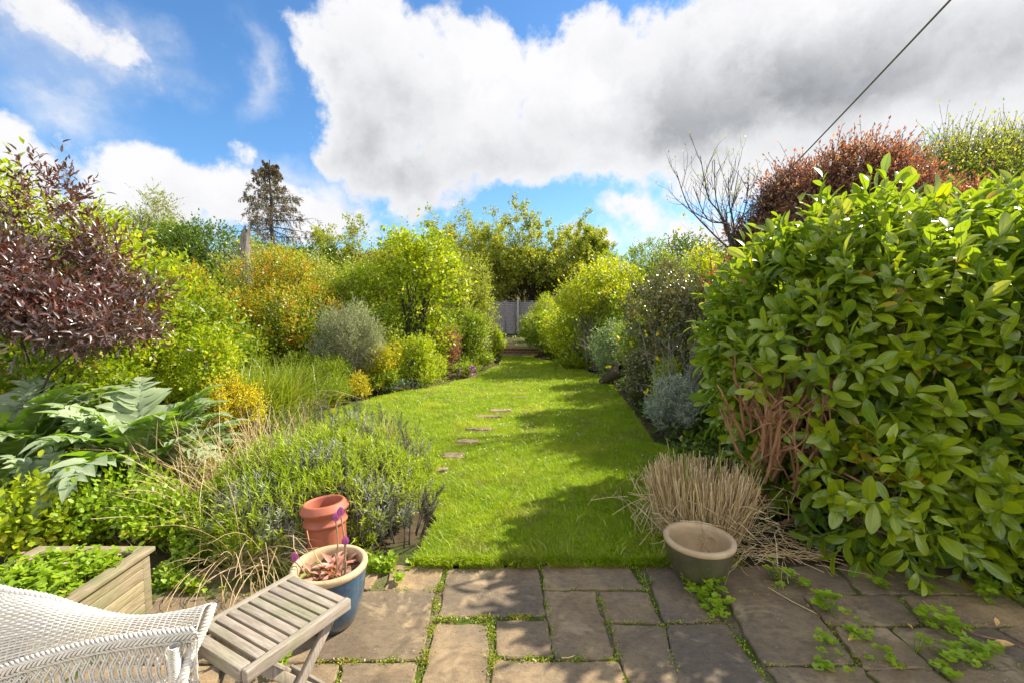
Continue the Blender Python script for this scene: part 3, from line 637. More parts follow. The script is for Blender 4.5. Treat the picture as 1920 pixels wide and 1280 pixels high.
ld = nrm(rg.normal(0, 1, (n * 3, 3)) * [1, 1, .3]); mesh_obj('foliage', leaves(np.repeat(tips, 3, 0), ld, nrm(rg.normal(0, .35, (n * 3, 3)) + [0, 0, 1]), rg.uniform(.025, .048, n * 3), rg.uniform(.028, .045, n * 3), 'tri3'), Lm['herb'], hb)
fl = tips[:16] + [0, 0, .035]; a = np.arange(5) * 1.2566; fd = np.concatenate([np.c_[np.cos(a), np.sin(a), np.full(5, .25)]] * 16); M['pink'] = plain('pink_petal', (.62, .20, .42), .5, .3, .2)
mesh_obj('flowers', leaves(np.repeat(fl, 5, 0), fd, np.tile([0, 0, 1.], (80, 1)), .010, .008), M['pink'], hb)

# ------------------------------------------------------------------ white wicker chair (mostly out of the picture)
def wickermat():
    m, T = mat_new('white_wicker'); v = T.new('ShaderNodeTexCoord').outputs['Object']; r_ = T.new('ShaderNodeNewGeometry').outputs['Random Per Island']; n = T.noise(v, 25, 6, .7); n2 = T.noise(v, 5, 3)
    col = T.mix(r_, (.50, .46, .39), (.68, .64, .57)); col = T.mix(T.rng(n, .60, .74, 0, .6), col, (.36, .30, .22)); col = T.mix(T.rng(n2, .5, .7, 0, .25), col, (.50, .48, .34))
    finish(T, principled(T, col, .6, .35, bump=n, bstr=.25, bdist=.002)); return m
M['wicker'] = wickermat()
wk = root('wicker_chair', 'white wicker armchair with braided rim in front of the planter', 'armchair', (0, 0, 0))
# centre line of the shell (front of far arm -> back -> front of near arm), with rim height, band height, flare
_r = [(397, 1133), (345, 1145), (270, 1156), (200, 1153), (130, 1134), (60, 1110), (0, 1095), (-70, 1078)]; _b = [(368, 1180), (330, 1184), (270, 1189), (190, 1199), (120, 1212), (60, 1226), (0, 1242), (-70, 1262)]
key = [[D(*q, 1.41).x, 1.41 - .004 * i * i * .3, D(*p, 1.5).z, D(*q, 1.41).z, .09 + .002 * i] for i, (p, q) in enumerate(zip(_r, _b))]
XF, DX = key[0][0], key[0][0] + .985
key = np.array(key + [[-1.95, 1.25, .76, .50, .12], [-2.03, 1.05, .80, .50, .12], [-2.0, .84, .78, .50, .12], [-1.90, .68, .74, .50, .12], [-1.65, .60, .64, .52, .11], [-1.35, .58, .56, .55, .1], [-1.15, .575, .56, .565, .09], [XF, .575, key[0][2], key[0][3], .09]])
ZF = key[0, 2] - .628
def spl(Kt, t):     # Catmull-Rom through rows, t in 0..n-1
    n = len(Kt); i = np.clip(np.floor(t).astype(int), 0, n - 2); f = (t - i)[:, None]; p = lambda k: Kt[np.clip(k, 0, n - 1)]
    a, b, c, d = p(i - 1), p(i), p(i + 1), p(i + 2)
    return .5 * (2 * b + (c - a) * f + (2 * a - 5 * b + 4 * c - d) * f ** 2 + (-a + 3 * b - 3 * c + d) * f ** 3)
NU = 1500; tt = np.linspace(0, len(key) - 1, NU); kk = spl(key, tt); seg = np.r_[0, np.cumsum(np.linalg.norm(np.diff(kk[:, :2], axis=0), axis=1))]
us = np.linspace(0, seg[-1], NU); kk = np.stack([np.interp(us, seg, kk[:, j]) for j in range(5)], 1); SL = seg[-1]
tg = nrm(np.gradient(kk[:, :2], axis=0)); on = np.c_[tg[:, 1], -tg[:, 0]]; on = -on if (on[10] @ np.array([0, 1.])) < 0 else on
rimP = np.c_[kk[:, :2] + on * kk[:, 4:5], kk[:, 2]]; bandP = np.c_[kk[:, :2], kk[:, 3]]; botP = np.c_[kk[:, :2] - on * .005, np.full(NU, .375)]
def surf(u_i, v):   # shell surface between band (v=0) and rim (v=1), gently rounded
    a, b = bandP[u_i], rimP[u_i]; p = a * (1 - v) + b * v; p[..., 2] += .035 * np.sin(v * math.pi)[..., 0] * (1) if hasattr(v, 'shape') else .035 * math.sin(v * math.pi); return p
shn = nrm(np.cross(np.gradient(bandP, axis=0), rimP - bandP)); shn *= np.sign(shn[:, 2:3] + 1e-9)
nst = int(SL / .019); rows = 34; ui = np.arange(0, NU, 2)
wav = []
for r_ in range(rows):
    v = np.full((len(ui), 1), (r_ + .5) / rows); p = surf(ui, v); p = p + shn[ui] * (.0017 * np.sin(us[ui] / SL * nst * math.pi + math.pi * r_))[:, None]; wav.append(p)
wav = np.array(wav); spac = np.linalg.norm(rimP - bandP, axis=1)[ui] / rows
mesh_obj('woven_shell', [tubes(wav, np.tile(np.clip(spac * .64, .0012, .0056), (rows, 1)), 5)], M['wicker'], wk)
sti = (np.arange(nst) * (NU - 1) / (nst - 1)).astype(int); vv = np.linspace(0, 1, 9)
mesh_obj('stakes', [tubes(np.stack([surf(sti, np.full((nst, 1), v)) for v in vv], 1), .0026, 5)], M['wicker'], wk)
def rope(path, r, rs, n=3, turns=60, ph=0.0, flat=1.0):
    path = np.asarray(path); T_ = nrm(np.gradient(path, axis=0)); U = nrm(np.cross(T_, [0, 0, 1.]) + 1e-6); W_ = np.cross(T_, U); s = np.linspace(0, 1, len(path)); out = []
    for k in range(n):
        a = s * turns * 6.283 + ph + k * 6.283 / n; out.append(path + U * (np.cos(a) * r)[:, None] + W_ * (np.sin(a) * r * flat)[:, None])
    return tubes(np.array(out), rs, 6)
mesh_obj('rim_braid', [rope(rimP, .0045, .0052, 3, SL / .045)], M['wicker'], wk)
mesh_obj('herringbone_band', [rope(bandP + [0, 0, .002], .007, .0042, 4, SL / .06, 0, 1.2), rope(bandP + [0, 0, -.016], .007, .0042, 4, -SL / .06, .5, 1.2), rope(bandP + [0, 0, -.032], .004, .0035, 3, SL / .05)], M['wicker'], wk)
lat = []; sp_ = .030; nl = int(SL / sp_)
for k in range(nl):
    for sg, of in ((1, 0), (1, .010), (-1, .004), (-1, .014)):
        w = np.linspace(0, 1, 8); xx = (k * sp_ + of + sg * .042 * (w - .5) * (1 + .25 * np.sin(w * 6.28))); i_ = np.clip((xx / SL * (NU - 1)).astype(int), 0, NU - 1)
        a, b = bandP[i_] - [0, 0, .04], botP[i_]; lat.append(a * (1 - w[:, None]) + b * w[:, None] + on3 * 0 if False else a * (1 - w[:, None]) + b * w[:, None] + np.c_[on[i_], np.zeros(8)] * (.004 * sg * np.cos(w * 9.4))[:, None])
mesh_obj('lattice', [tubes(np.array(lat), .0030, 5)], M['wicker'], wk)
mesh_obj('seat_braid', [rope(botP, .006, .006, 3, SL / .05)], M['wicker'], wk)
for yb, s in ((1.375, 1), (.61, -1)):
    fr = np.array([tuple(D(*p)) for p in ((397, 1133, 1.5), (388, 1160, 1.475), (375, 1190, 1.45), (361, 1220, 1.42), (350, 1250, 1.40), (343, 1285, 1.385))]); fr = np.vstack([fr, fr[-1] * [1, 1, .45], fr[-1] * [1, 1, .08]])
    if s < 0: fr[:, 1] = 2 * .985 - fr[:, 1]
    f = spl(fr, np.linspace(0, 7, 240)); mesh_obj('front_braid', [rope(f, .0085, .0080, 3, 10)], M['wicker'], wk)
    LX = D(330, 1240, 1.39).x
    th = np.linspace(0, 1, 1400); lg = np.stack([np.full(1400, LX) + .0155 * np.cos(th * 6.283 * 95), np.full(1400, yb + s * .01) + .0155 * np.sin(th * 6.283 * 95), (.565 + ZF) * (1 - th) + .005], -1)
    mesh_obj('front_leg', [tubes(lg, .0030, 4), tubes(np.array([[LX, yb + s * .01, .565 + ZF], [LX, yb + s * .01, 0]]), .0135, 10)], M['wicker'], wk)
    mesh_obj('rear_leg', [tubes(np.array([[-1.90, 1.0 + s * .22, .40], [-1.95, 1.0 + s * .25, 0]]), .016, 10)], M['wicker'], wk)
# woven seat
sx_ = np.linspace(-1.92, XF - .01, 90); seat = []
for k in range(70):
    y_ = .60 + .78 * k / 69; P_ = np.c_[sx_, np.full(90, y_), .375 + .0022 * np.sin(np.arange(90) * math.pi / 2 + k * math.pi)]; seat.append(P_)
mesh_obj('seat', [tubes(np.array(seat), .0048, 5)], M['wicker'], wk)
# ------------------------------------------------------------------ vegetation builders
def shrub(name, label, cat, px, top, Y, wpx, leaf, L, Wd, seed, cover=1.5, tpl='dia', up=.45, lump=.42, nl=12, rxy=None, k=6, shoot=.16, inner=.35, a0=65, a1=25, down=0.0, stems=12, sr=.012, bark='bark', lj=.3, base=0.0, zc=None, extra=None, group=None, spike=.20, smat=None, zmin=.03, rz=None):
    rg = seeded(seed); c = D(px, 600, Y); H = D(px, top, Y).z; rx = wpx / 2 / FOC * Y * (.98 if (Y > 6 and px < 850) else .92); ry = rxy or rx
    t = root(name, label, cat, (c.x, Y, 0), group=group)
    z0 = base; rzz = rz or (H - z0) / 2 * 1.02; zc = zc or (H - rzz)
    lc, lr = lobes_of(rg, (0, 0, zc), (rx, ry, rzz), nl, lump)
    area = 12.6 * ((rx * ry) ** 1.6 / 3 + 2 * (rx * rzz) ** 1.6 / 3) ** (1 / 1.6) * .8
    n = int(min(90000, cover * area / (.55 * L * Wd)) / k) + 1
    P, N = surf_pts(rg, lc, lr, n, inner, zmin); n = len(P)
    Dr = nrm(N * (1 - up) + np.array([0, 0, up]) + rg.normal(0, .28, (n, 3))); SLn = shoot * rg.uniform(.5, 1.5, n)
    if spike: m_ = rg.random(n) < spike; SLn = np.where(m_, SLn * 2.1, SLn)
    P = P - Dr * (SLn * .55)[:, None]
    mesh_obj('foliage', shoots_to_leaves(rg, P, Dr, SLn, k, L, Wd, a0, a1, tpl, lj=lj, down=down), Lm[leaf], t)
    if stems:
        sel = rg.choice(n, min(n, stems * 3), replace=False); tips = P[sel]; S_ = stems_to(rg, (0, 0, 0), tips, sr * 1.3, sr * .25, spread=rx * .12); mesh_obj('branches', [tubes(*S_, 5)], M[bark], t)
    if smat:
        Q = np.stack([P, P + Dr * (SLn * .5)[:, None], P + Dr * SLn[:, None]], 1); mesh_obj('twigs', [tubes(Q, .0028, 3)], M[smat], t)
    if extra: extra(rg, t, P, Dr, SLn)
    return t
def grow(rg, S, Dd, Ln, Rr, levels):
    """vectorised branching; levels: list of dict(K, wob, grav, n, ang, lr). returns list of (P,R)"""
    out = []
    for li, lv in enumerate(levels):
        K = lv['K']; P = [S]; d = Dd.copy()
        for k in range(K - 1):
            d = nrm(d + rg.normal(0, lv['wob'], d.shape) + np.array([0, 0, lv['grav']])); P.append(P[-1] + d * (Ln / (K - 1))[:, None])
        P = np.stack(P, 1); t = np.linspace(0, 1, K); Rk = Rr[:, None] * (1 - t * lv.get('taper', .75))[None]; out.append((P, Rk))
        if li == len(levels) - 1: break
        n = lv['n']; m = len(S); kk_ = rg.integers(max(1, int(K * lv.get('from', .3))), K, (m, n)); I = np.repeat(np.arange(m), n); k_ = kk_.ravel()
        S = P[I, k_]; T_ = nrm(P[I, k_] - P[I, k_ - 1]); A, B = perp(T_); ph = rg.uniform(0, 6.28, len(I)); an = np.radians(rg.normal(lv['ang'], 10, len(I)))
        Dd = nrm(T_ * np.cos(an)[:, None] + (A * np.cos(ph)[:, None] + B * np.sin(ph)[:, None]) * np.sin(an)[:, None] + np.array([0, 0, lv.get('lift', 0)]))
        Ln = Ln[I] * lv['lr'] * rg.uniform(.6, 1.2, len(I)) * (1.15 - .5 * k_ / K); Rr = Rk[I, k_] * lv.get('rr', .6)
    return out
def tree_mesh(t, lv, bark, smin=3, names='trunk', split=0):
    mesh_obj(names, [tubes(P, Rk, max(smin, 9 - 2 * i)) for i, (P, Rk) in enumerate(lv)], M[bark], t)
def leaf_on(rg, lv, n_per, L, Wd, leaf, t, tpl='simple', spreadp=.02, droop=.1, name='crown'):
    P, Rk = lv; m, K, _ = P.shape; k_ = rg.integers(1, K, (m, n_per)); I = np.repeat(np.arange(m), n_per); Q = P[I, k_.ravel()] + rg.normal(0, spreadp, (m * n_per, 3))
    d = nrm(rg.normal(0, 1, Q.shape) + [0, 0, -droop] + nrm(P[I, -1] - P[I, 0]) * .5); N = nrm(rg.normal(0, .6, Q.shape) + [0, 0, 1])
    s = rg.uniform(.6, 1.25, len(Q)); return mesh_obj(name, leaves(Q, d, N, L * s, Wd * s, tpl), Lm[leaf], t)

# ---- the cherry laurel on the right
def laurel():
    rg = seeded(101); t = root('laurel_shrub', 'big glossy green laurel towering over the right of the patio', 'shrub', (3.2, 3.7, 0))
    o = np.array([3.2, 3.7, 0])
    lc = np.array([[2.35, 3.45, .95], [2.46, 3.75, 1.55], [2.75, 3.45, 1.35], [3.4, 3.4, 1.25], [3.3, 3.65, 1.75], [4.1, 3.4, 1.25], [4.0, 3.7, 1.75], [2.55, 3.55, 1.95], [2.32, 2.86, .42], [3.0, 2.72, .44], [3.8, 2.68, .52], [3.35, 2.78, 1.1], [4.25, 2.75, 1.3], [4.9, 3.6, 1.5], [2.75, 3.15, .62], [3.5, 3.1, .70], [2.55, 4.1, 1.4], [3.7, 4.1, 1.5], [2.42, 3.30, .55], [4.6, 3.2, .9], [5.6, 3.9, 1.5], [2.25, 3.95, 1.05]]) - o
    lr = np.array([[.62, .62, .78], [.55, .6, .62], [.72, .70, .80], [.8, .75, .85], [.75, .7, .62], [.85, .8, .95], [.8, .8, .74], [.40, .45, .40], [.40, .40, .42], [.5, .42, .44], [.6, .45, .5], [.6, .5, .7], [.8, .55, .9], [.9, .9, 1.0], [.55, .60, .55], [.75, .66, .62], [.7, .7, .8], [.9, .8, .85], [.42, .5, .48], [.8, .75, .85], [.9, .9, 1.0], [.42, .5, .6]])
    n = 3700; P, N = surf_pts(rg, lc, lr, n, .16, .06); n = len(P); Pw = P + o
    front = (N[:, 1] < .35) | (N[:, 2] > .2) | (N[:, 0] < 0); gap = np.exp(-(((Pw[:, 0] - 1.88) / .36) ** 2 + ((Pw[:, 2] - .92) / .38) ** 2)) * (Pw[:, 1] < 3.7)
    gap2 = np.exp(-(((Pw[:, 0] - 2.02) / .20) ** 2 + ((Pw[:, 2] - .36) / .20) ** 2)) * (Pw[:, 1] < 3.4)
    keep = (rg.random(n) > np.maximum(gap, gap2) * 1.0) & (front | (rg.random(n) < .35)); P, N = P[keep], N[keep]; n = len(P)
    topf = np.clip((P[:, 2] - .9) / 1.2, 0, 1) * np.clip(N[:, 2] + .6, 0, 1); up = .25 + .6 * topf; low = np.clip((.7 - P[:, 2]) / .7, 0, 1)
    Dr = nrm(N * (1 - up)[:, None] + np.array([0, 0, 1.]) * up[:, None] + rg.normal(0, .25, (n, 3)) - np.array([0, 0, .55]) * low[:, None]); SLn = rg.uniform(.14, .30, n) + .26 * topf * rg.random(n) ** 2
    P0 = P - Dr * (SLn * np.where(rg.random(n) < .3, .25, .65))[:, None]; lf = []
    k = 9; lf += shoots_to_leaves(rg, P0, Dr, SLn, k, .120, .049, 72, 28, 'laurel', jit=.26, lj=.42, down=.10)
    mesh_obj('foliage', lf, [Lm['laurel'], Lm['leafrib']], t)
    Pi, Ni = surf_pts(rg, lc, lr * .80, 1500, .45, .05); Di = nrm(Ni + rg.normal(0, .5, (len(Pi), 3))); mesh_obj('inner_foliage', shoots_to_leaves(rg, Pi, Di, np.full(len(Pi), .2), 5, .12, .052, 75, 30, 'lance'), Lm['laurel'], t)
    Q = np.stack([P0 - Dr * .08, P0 + Dr * (SLn * .5)[:, None], P0 + Dr * (SLn * .97)[:, None]], 1); mesh_obj('green_shoots', [tubes(Q, np.tile([.0042, .0034, .002], (n, 1)), 4)], M['stem_green'], t)
    tips = P0[rg.choice(n, 230, replace=False)]; br = []
    for bx, by in ((2.5, 3.6), (3.3, 3.6), (4.2, 3.6), (2.2, 3.65)):
        sel = np.abs(tips[:, 0] + 3.2 - bx) < .8; S_ = stems_to(rg, (bx - 3.2, by - 3.7, 0), tips[sel], .017, .005, 8, .10, .10); br.append(tubes(*S_, 6))
    mesh_obj('branches', br, M['stem_tan'], t)
    # pruned brown stubs in the gap at the left
    n2 = 64; b = np.c_[rg.uniform(1.66, 2.18, n2), rg.uniform(3.0, 3.45, n2), rg.uniform(.35, .75, n2)] - o; lv = grow(rg, b, nrm(np.c_[rg.normal(-.15, .35, n2), rg.normal(-.25, .25, n2), np.full(n2, 1.0)]), rg.uniform(.22, .5, n2), rg.uniform(.007, .014, n2),
              [dict(K=6, wob=.12, grav=0.0, n=3, ang=38, lr=.45, taper=.3, rr=.8, **{'from': .4}), dict(K=4, wob=.15, grav=.02, n=2, ang=40, lr=.7, taper=.4), dict(K=3, wob=.2, grav=0)])
    mesh_obj('pruned_stubs', [tubes(P_, R_, 5) for P_, R_ in lv[:2]] + [tubes(lv[2][0], lv[2][1] * .5, 3)], M['stem_tan'], t)
    b2 = np.array([[2.08, 3.2, .02], [1.98, 3.25, .02], [2.12, 3.3, .02]]) - o; tp_ = np.array([[2.05, 3.1, .85], [1.9, 3.15, .95], [2.22, 3.2, 1.15]]) - o; S_ = stems_to(rg, (0, 0, 0), tp_, .02, .012, 8, .05, 0); S_[0][:, 0] = b2
    mesh_obj('bare_stems', [tubes(S_[0], S_[1], 7)], M['stem_tan'], t)
    return t
laurel()

# ---- clump of straw cut back
def straw():
    rg = seeded(55); c = G(1345, 1052); t = root('ornamental_grass', 'dry straw coloured ornamental grass cut to stubble behind the olive pot', 'ornamental grass', (c.x + .02, c.y + .34, 0)); n = 1900
    r_ = .26 * np.sqrt(rg.random(n)); a = rg.uniform(0, 6.28, n); b = np.c_[r_ * np.cos(a), r_ * np.sin(a), np.zeros(n)]
    d = nrm(np.c_[b[:, :2] * [.95, .7] + rg.normal(0, .13, (n, 2)), np.ones(n)]); h = rg.uniform(.26, .50, n) * (1 + .1 * rg.random(n)); mid = b + d * (h * .5)[:, None] + rg.normal(0, .011, (n, 3))
    P = np.stack([b, mid, b + d * h[:, None]], 1); mesh_obj('cut_stalks', [tubes(P, np.tile(rg.uniform(.0015, .0031, n)[:, None], (1, 3)), 4)], M['straw'], t)
    n = 620; a = rg.uniform(0, 6.28, n); b = np.c_[rg.normal(0, .22, (n, 2)), rg.uniform(.01, .35, n)]; d = nrm(rg.normal(0, 1, (n, 3)) * [1, 1, .5]); Lh = rg.uniform(.08, .3, n)
    P = np.stack([b, b + d * (Lh * .5)[:, None] + rg.normal(0, .01, (n, 3)), b + d * Lh[:, None] + [0, 0, -.02]], 1); P[..., 2] = np.maximum(P[..., 2], .006); mesh_obj('broken_blades', [tubes(P, .0022, 3)], M['straw'], t)
    n = 7; b = np.c_[rg.normal(0, .1, (n, 2)), np.zeros(n)]; mesh_obj('green_blades', leaves(b, nrm(np.c_[rg.normal(-.1, .22, (n, 2)), np.ones(n)]), np.tile([0, -1., .2], (n, 1)), rg.uniform(.5, .75, n), .009, 'lance'), Lm['blade'], t)
    tt_ = np.linspace(0, 1, 12)[:, None]; arcs = [np.array([-.1, 0, .2]) * (1 - tt_) + np.array([-.62, -.02, .16]) * tt_ + np.sin(tt_ * 3.14) * np.array([0, 0, .10]), np.array([-.1, 0, .25]) * (1 - tt_) + np.array([-.45, .05, .10]) * tt_ + np.sin(tt_ * 3.14) * np.array([0, 0, .06])]
    mesh_obj('arching_stalks', [tubes(np.array(arcs), .0018, 4)], M['straw'], t)
    rg = seeded(56); n = 230; P0 = np.c_[rg.uniform(1.15, 2.15, n), rg.uniform(2.82, 3.25, n), np.full(n, .008)]; m_ = rg.random(n) < .35; P0[m_, 1] = rg.normal(2.86, .06, m_.sum()); P0[m_, 0] = rg.uniform(1.4, 2.0, m_.sum())
    d = nrm(np.c_[rg.normal(0, 1, (n, 2)) * [1, .6], np.zeros(n)]); Lh = rg.uniform(.05, .28, n); P = np.stack([P0, P0 + d * Lh[:, None]], 1); P[..., 2] += rg.uniform(0, .02, (n, 2))
    tag(mesh_obj('fallen_straw', [tubes(P, .0018, 4)], M['straw']), 'loose dry straw fallen along the patio edge', 'straw', kind='stuff')
straw()

# ---- lavender and rosemary behind the chimney pot
def lavender():
    rg = seeded(61); t = root('lavender_bush', 'spreading green lavender bush behind the terracotta chimney pot', 'shrub', (-1.45, 3.43, 0))
    lc = np.array([[-.0, 0, .28], [-.45, .05, .26], [.42, -.05, .24], [.0, .5, .30], [-.1, -.42, .20], [.55, .38, .22], [-.55, .45, .25], [.25, -.35, .2], [.60, .1, .14], [-.55, -.3, .18]]); lc = lc * [.82, 1, 1.0]; lr = np.array([[.48, .48, .36], [.42, .45, .32], [.42, .42, .33], [.45, .42, .34], [.42, .36, .26], [.36, .36, .26], [.38, .36, .3], [.38, .3, .27], [.26, .38, .22], [.36, .34, .24]])
    n = 4300; P, N = surf_pts(rg, lc, lr, n, .28, .02); n = len(P); Dr = nrm(N * .45 + [0, 0, .75] + rg.normal(0, .22, (n, 3))); SLn = rg.uniform(.07, .16, n); P = P - Dr * (SLn * .6)[:, None]
    ok_ = np.hypot(P[:, 0] - 1.45 - ct.location.x, P[:, 1] + 3.43 - ct.location.y) > .19; P, N, Dr, SLn = P[ok_], N[ok_], Dr[ok_], SLn[ok_]; n = len(P)
    grey = (np.sin(P[:, 0] * 7 + 1) * np.sin(P[:, 1] * 8 + P[:, 2] * 6) + rg.normal(0, .5, n)) > .70
    g1 = ~grey
    mesh_obj('foliage', shoots_to_leaves(rg, P[g1], Dr[g1], SLn[g1], 12, .042, .0068, 42, 8, 'lance', lj=.35), Lm['lavender'], t)
    mesh_obj('grey_foliage', shoots_to_leaves(rg, P[grey], Dr[grey], SLn[grey], 12, .036, .006, 60, 15, 'lance'), Lm['greysilver'], t)
    Q = np.stack([P * [1, 1, .55], P, P + Dr * (SLn * .8)[:, None]], 1); mesh_obj('stems', [tubes(Q, np.tile([.0035, .002, .0012], (n, 1)), 3)], M['bark_grey'], t)
    return t
lavender()
def rosemary(name, label, x, y, n, h, rx, ry, seed, lean=(0, 0)):
    rg = seeded(seed); t = root(name, label, 'shrub', (x, y, 0)); b = np.c_[rg.normal(0, rx * .5, n), rg.normal(0, ry * .5, n), np.zeros(n)]
    lv = grow(rg, b, nrm(np.c_[b[:, 0] * .8 / rx + lean[0] + rg.normal(0, .15, n), b[:, 1] * .8 / ry + lean[1] + rg.normal(0, .15, n), np.full(n, 1.6)]), h * rg.uniform(.7, 1.05, n), np.full(n, .006), [dict(K=7, wob=.06, grav=.05, n=5, ang=28, lr=.38, lift=.3, **{'from': .45}), dict(K=4, wob=.08, grav=.1)])
    tree_mesh(t, lv, 'bark_dark', 3, 'stems'); S = np.concatenate([lv[0][0][:, 3], lv[1][0][:, 0]]); E = np.concatenate([lv[0][0][:, -1], lv[1][0][:, -1]]); d = E - S; l = np.linalg.norm(d, axis=1)
    mesh_obj('foliage', shoots_to_leaves(rg, S, nrm(d), l, 34, .024, .0050, 62, 20, 'simple', lj=.3), Lm['greywood'], t); return t
for i, (px, py, n, h, rx, ry, lab) in enumerate([(640, 905, 30, .66, .34, .2, 'dark grey green rosemary stems at the back edge of the lavender'), (735, 940, 20, .56, .24, .22, 'dark rosemary leaning over the lawn edge beside the lavender'), (765, 1010, 10, .32, .16, .2, 'small low rosemary tuft at the corner of lawn and lavender'), (550, 870, 12, .5, .25, .18, 'greyish rosemary among dry stalks behind the lavender')]):
    p = G(px, py); rosemary('rosemary_bush', lab, p.x, p.y, n, h, rx, ry, 70 + i, (.1, 0))
def stalks(label, x, y, n, h, spread, seed, lean, droop=.15, r=.0021, mat='straw', w=.25):
    rg = seeded(seed); b = np.c_[rg.normal(0, w, (n, 2)) * [1, .6], np.zeros(n)]; d = nrm(np.c_[rg.normal(lean[0], spread, n), rg.normal(lean[1], spread, n), np.ones(n)])
    lv = grow(rg, b, d, h * rg.uniform(.5, 1.1, n), np.full(n, r), [dict(K=9, wob=.05, grav=-droop * .4, n=2, ang=18, lr=.30, taper=.4, **{'from': .6}), dict(K=4, wob=.1, grav=-.02)])
    t = root('dry_stalks', label, 'dead stalks', (x, y, 0)); mesh_obj('stalks', [tubes(P, Rk, 4) for P, Rk in lv[:1]] + [tubes(lv[1][0], lv[1][1] * .7, 3)], M[mat], t)
    return t
p = G(430, 985); stalks('tangle of tan dead stalks rising between the lavender and the left bed', p.x, p.y, 240, .86, .30, 81, (-.25, .1), .25, w=.22)
p = G(470, 1060); stalks('pale dead stalks arching low over the front of the lavender', p.x, p.y, 90, .62, .4, 82, (.35, -.35), .6, w=.12)
p = G(710, 930); stalks('thin upright dead flower stalks above the rosemary at the lawn edge', p.x, p.y, 46, .74, .12, 83, (.22, .0), .05, .0015, w=.1)
p = G(560, 930); stalks('sparse tan stalks standing in the middle of the lavender', p.x, p.y, 150, .74, .26, 84, (-.35, .05), .1, w=.25)

# ---- cardoons
def cardoon(label, px, Y, n, size, seed, azr=(0, 6.28)):
    rg = seeded(seed); c = D(px, 700, Y); t = root('cardoon_plant', label, 'plant', (c.x, Y, 0)); T1 = tpl_oval(((.12, .75), (.32, 1.0), (.55, .85), (.8, .42)), .22, .25)
    for i in range(n):
        az_ = azr[0] + (azr[1] - azr[0]) * (i + rg.uniform(-.3, .3)) / n; L = size * rg.uniform(.75, 1.15); el0 = R(rg.uniform(58, 88)); K = 15; P = [np.array([0, 0, .02]) + np.array([math.cos(az_), math.sin(az_), 0]) * .05]; e = el0; drop = rg.uniform(1.0, 2.5)
        for k in range(K - 1):
            P.append(P[-1] + L / (K - 1) * np.array([math.cos(az_) * math.cos(e), math.sin(az_) * math.cos(e), math.sin(e)])); e -= drop / (K - 1) * (1.5 * k / K + .15)
        P = np.array(P); Tn = nrm(np.gradient(P, axis=0)); side = np.array([-math.sin(az_), math.cos(az_), 0]); up = np.cross(Tn, side); up *= np.sign(up[:, 2:3] + .01)
        b, d, N_, l, w = [], [], [], [], []
        for k in range(2, K - 1):
            s = k / (K - 1); ww = L * .27 * math.sin(math.pi * min(1, .12 + s * .86)) ** .75
            for sg in (-1, 1):
                for sub in (0, .5):
                    q_ = P[k] * (1 - sub) + P[min(k + 1, K - 1)] * sub; dd = Tn[k] * rg.uniform(.55, .95) + side * sg + up[k] * rg.uniform(.05, .5) + rg.normal(0, .10, 3) - np.array([0, 0, .15 * s])
                    b.append(q_); d.append(dd); N_.append(up[k] * 1.0 - side * sg * .35 + rg.normal(0, .12, 3)); l.append(ww * (rg.uniform(.8, 1.1) if sub == 0 else rg.uniform(.45, .7))); w.append(ww * rg.uniform(.40, .55))
        b.append(P[-2]); d.append(Tn[-1]); N_.append(up[-1]); l.append(L * .16); w.append(L * .08)
        lf = mesh_obj('leaf', leaves(np.array(b), nrm(np.array(d)), nrm(np.array(N_)), np.array(l), np.array(w), T1) + leaves(np.array(b), nrm(np.array(d)), nrm(np.array(N_)), np.array(l), np.array(l) * .9, tpl_rib((0, .3, .6, .9), .25, .02), 1), [Lm['cardoon'], M['stalk']], t)
        mesh_obj('midrib', [tubes(P - up * .004, np.linspace(.012, .002, K)[None], 6)], M['stalk'], lf)
    return t
M['stalk'] = plain('pale_green_stalk', (.36, .42, .22), .5, .4, .2)
cardoon('large silvery cardoon in the middle of the left bed', 255, 3.6, 26, 1.02, 90)
cardoon('silvery cardoon cut by the left edge of the picture', 10, 3.6, 24, 1.06, 91)
cardoon('low silvery cardoon with drooping leaves at the bed front left', 95, 3.15, 8, .58, 92)
cardoon('small silvery cardoon under the purple elder', 330, 3.9, 14, .72, 93)

# ---- left bed understory
def bedcover(name, label, poly, n, h, L, Wd, leaf, tpl, seed, k=5, hv=.5, kind='stuff', cat='ground cover', stem=True):
    rg = seeded(seed); pl_ = np.array(poly); x0, y0 = pl_.min(0); x1, y1 = pl_.max(0); p = np.zeros((0, 2))
    while len(p) < n: q_ = np.c_[rg.uniform(x0, x1, n), rg.uniform(y0, y1, n)]; p = np.concatenate([p, q_[inside(q_, poly)]])
    p = p[:n]; hm = h * (.35 + .65 * (.5 + .5 * np.sin(p[:, 0] * 4 + np.sin(p[:, 1] * 3)) * np.sin(p[:, 1] * 4.4 + p[:, 0]))) * rg.uniform(1 - hv, 1, n)
    b = np.c_[p, np.full(n, -.04)]; Dr = nrm(np.c_[rg.normal(0, .25, (n, 2)), np.ones(n)]); ch = shoots_to_leaves(rg, b, Dr, hm + .04, k, L, Wd, 75, 45, tpl, t0=.35)
    mats = [Lm[leaf]]
    if stem: ch = ch + [tubes(np.stack([b, b + Dr * (hm + .04)[:, None]], 1), .0013, 3, m=1)]; mats.append(M['stem_green'])
    o = mesh_obj(name, ch, mats); tag(o, label, cat, kind=kind); return o
gp = lambda *a: [tuple(G(*p))[:2] for p in a]
bedcover('ground_cover', 'leafy green herbs and cranesbill carpeting the left bed', gp((-160, 1060), (-250, 890), (60, 850), (330, 860), (400, 930), (380, 1040), (330, 1075), (300, 1015), (80, 1018)), 3600, .24, .042, .038, 'herb', 'tri3', 110)
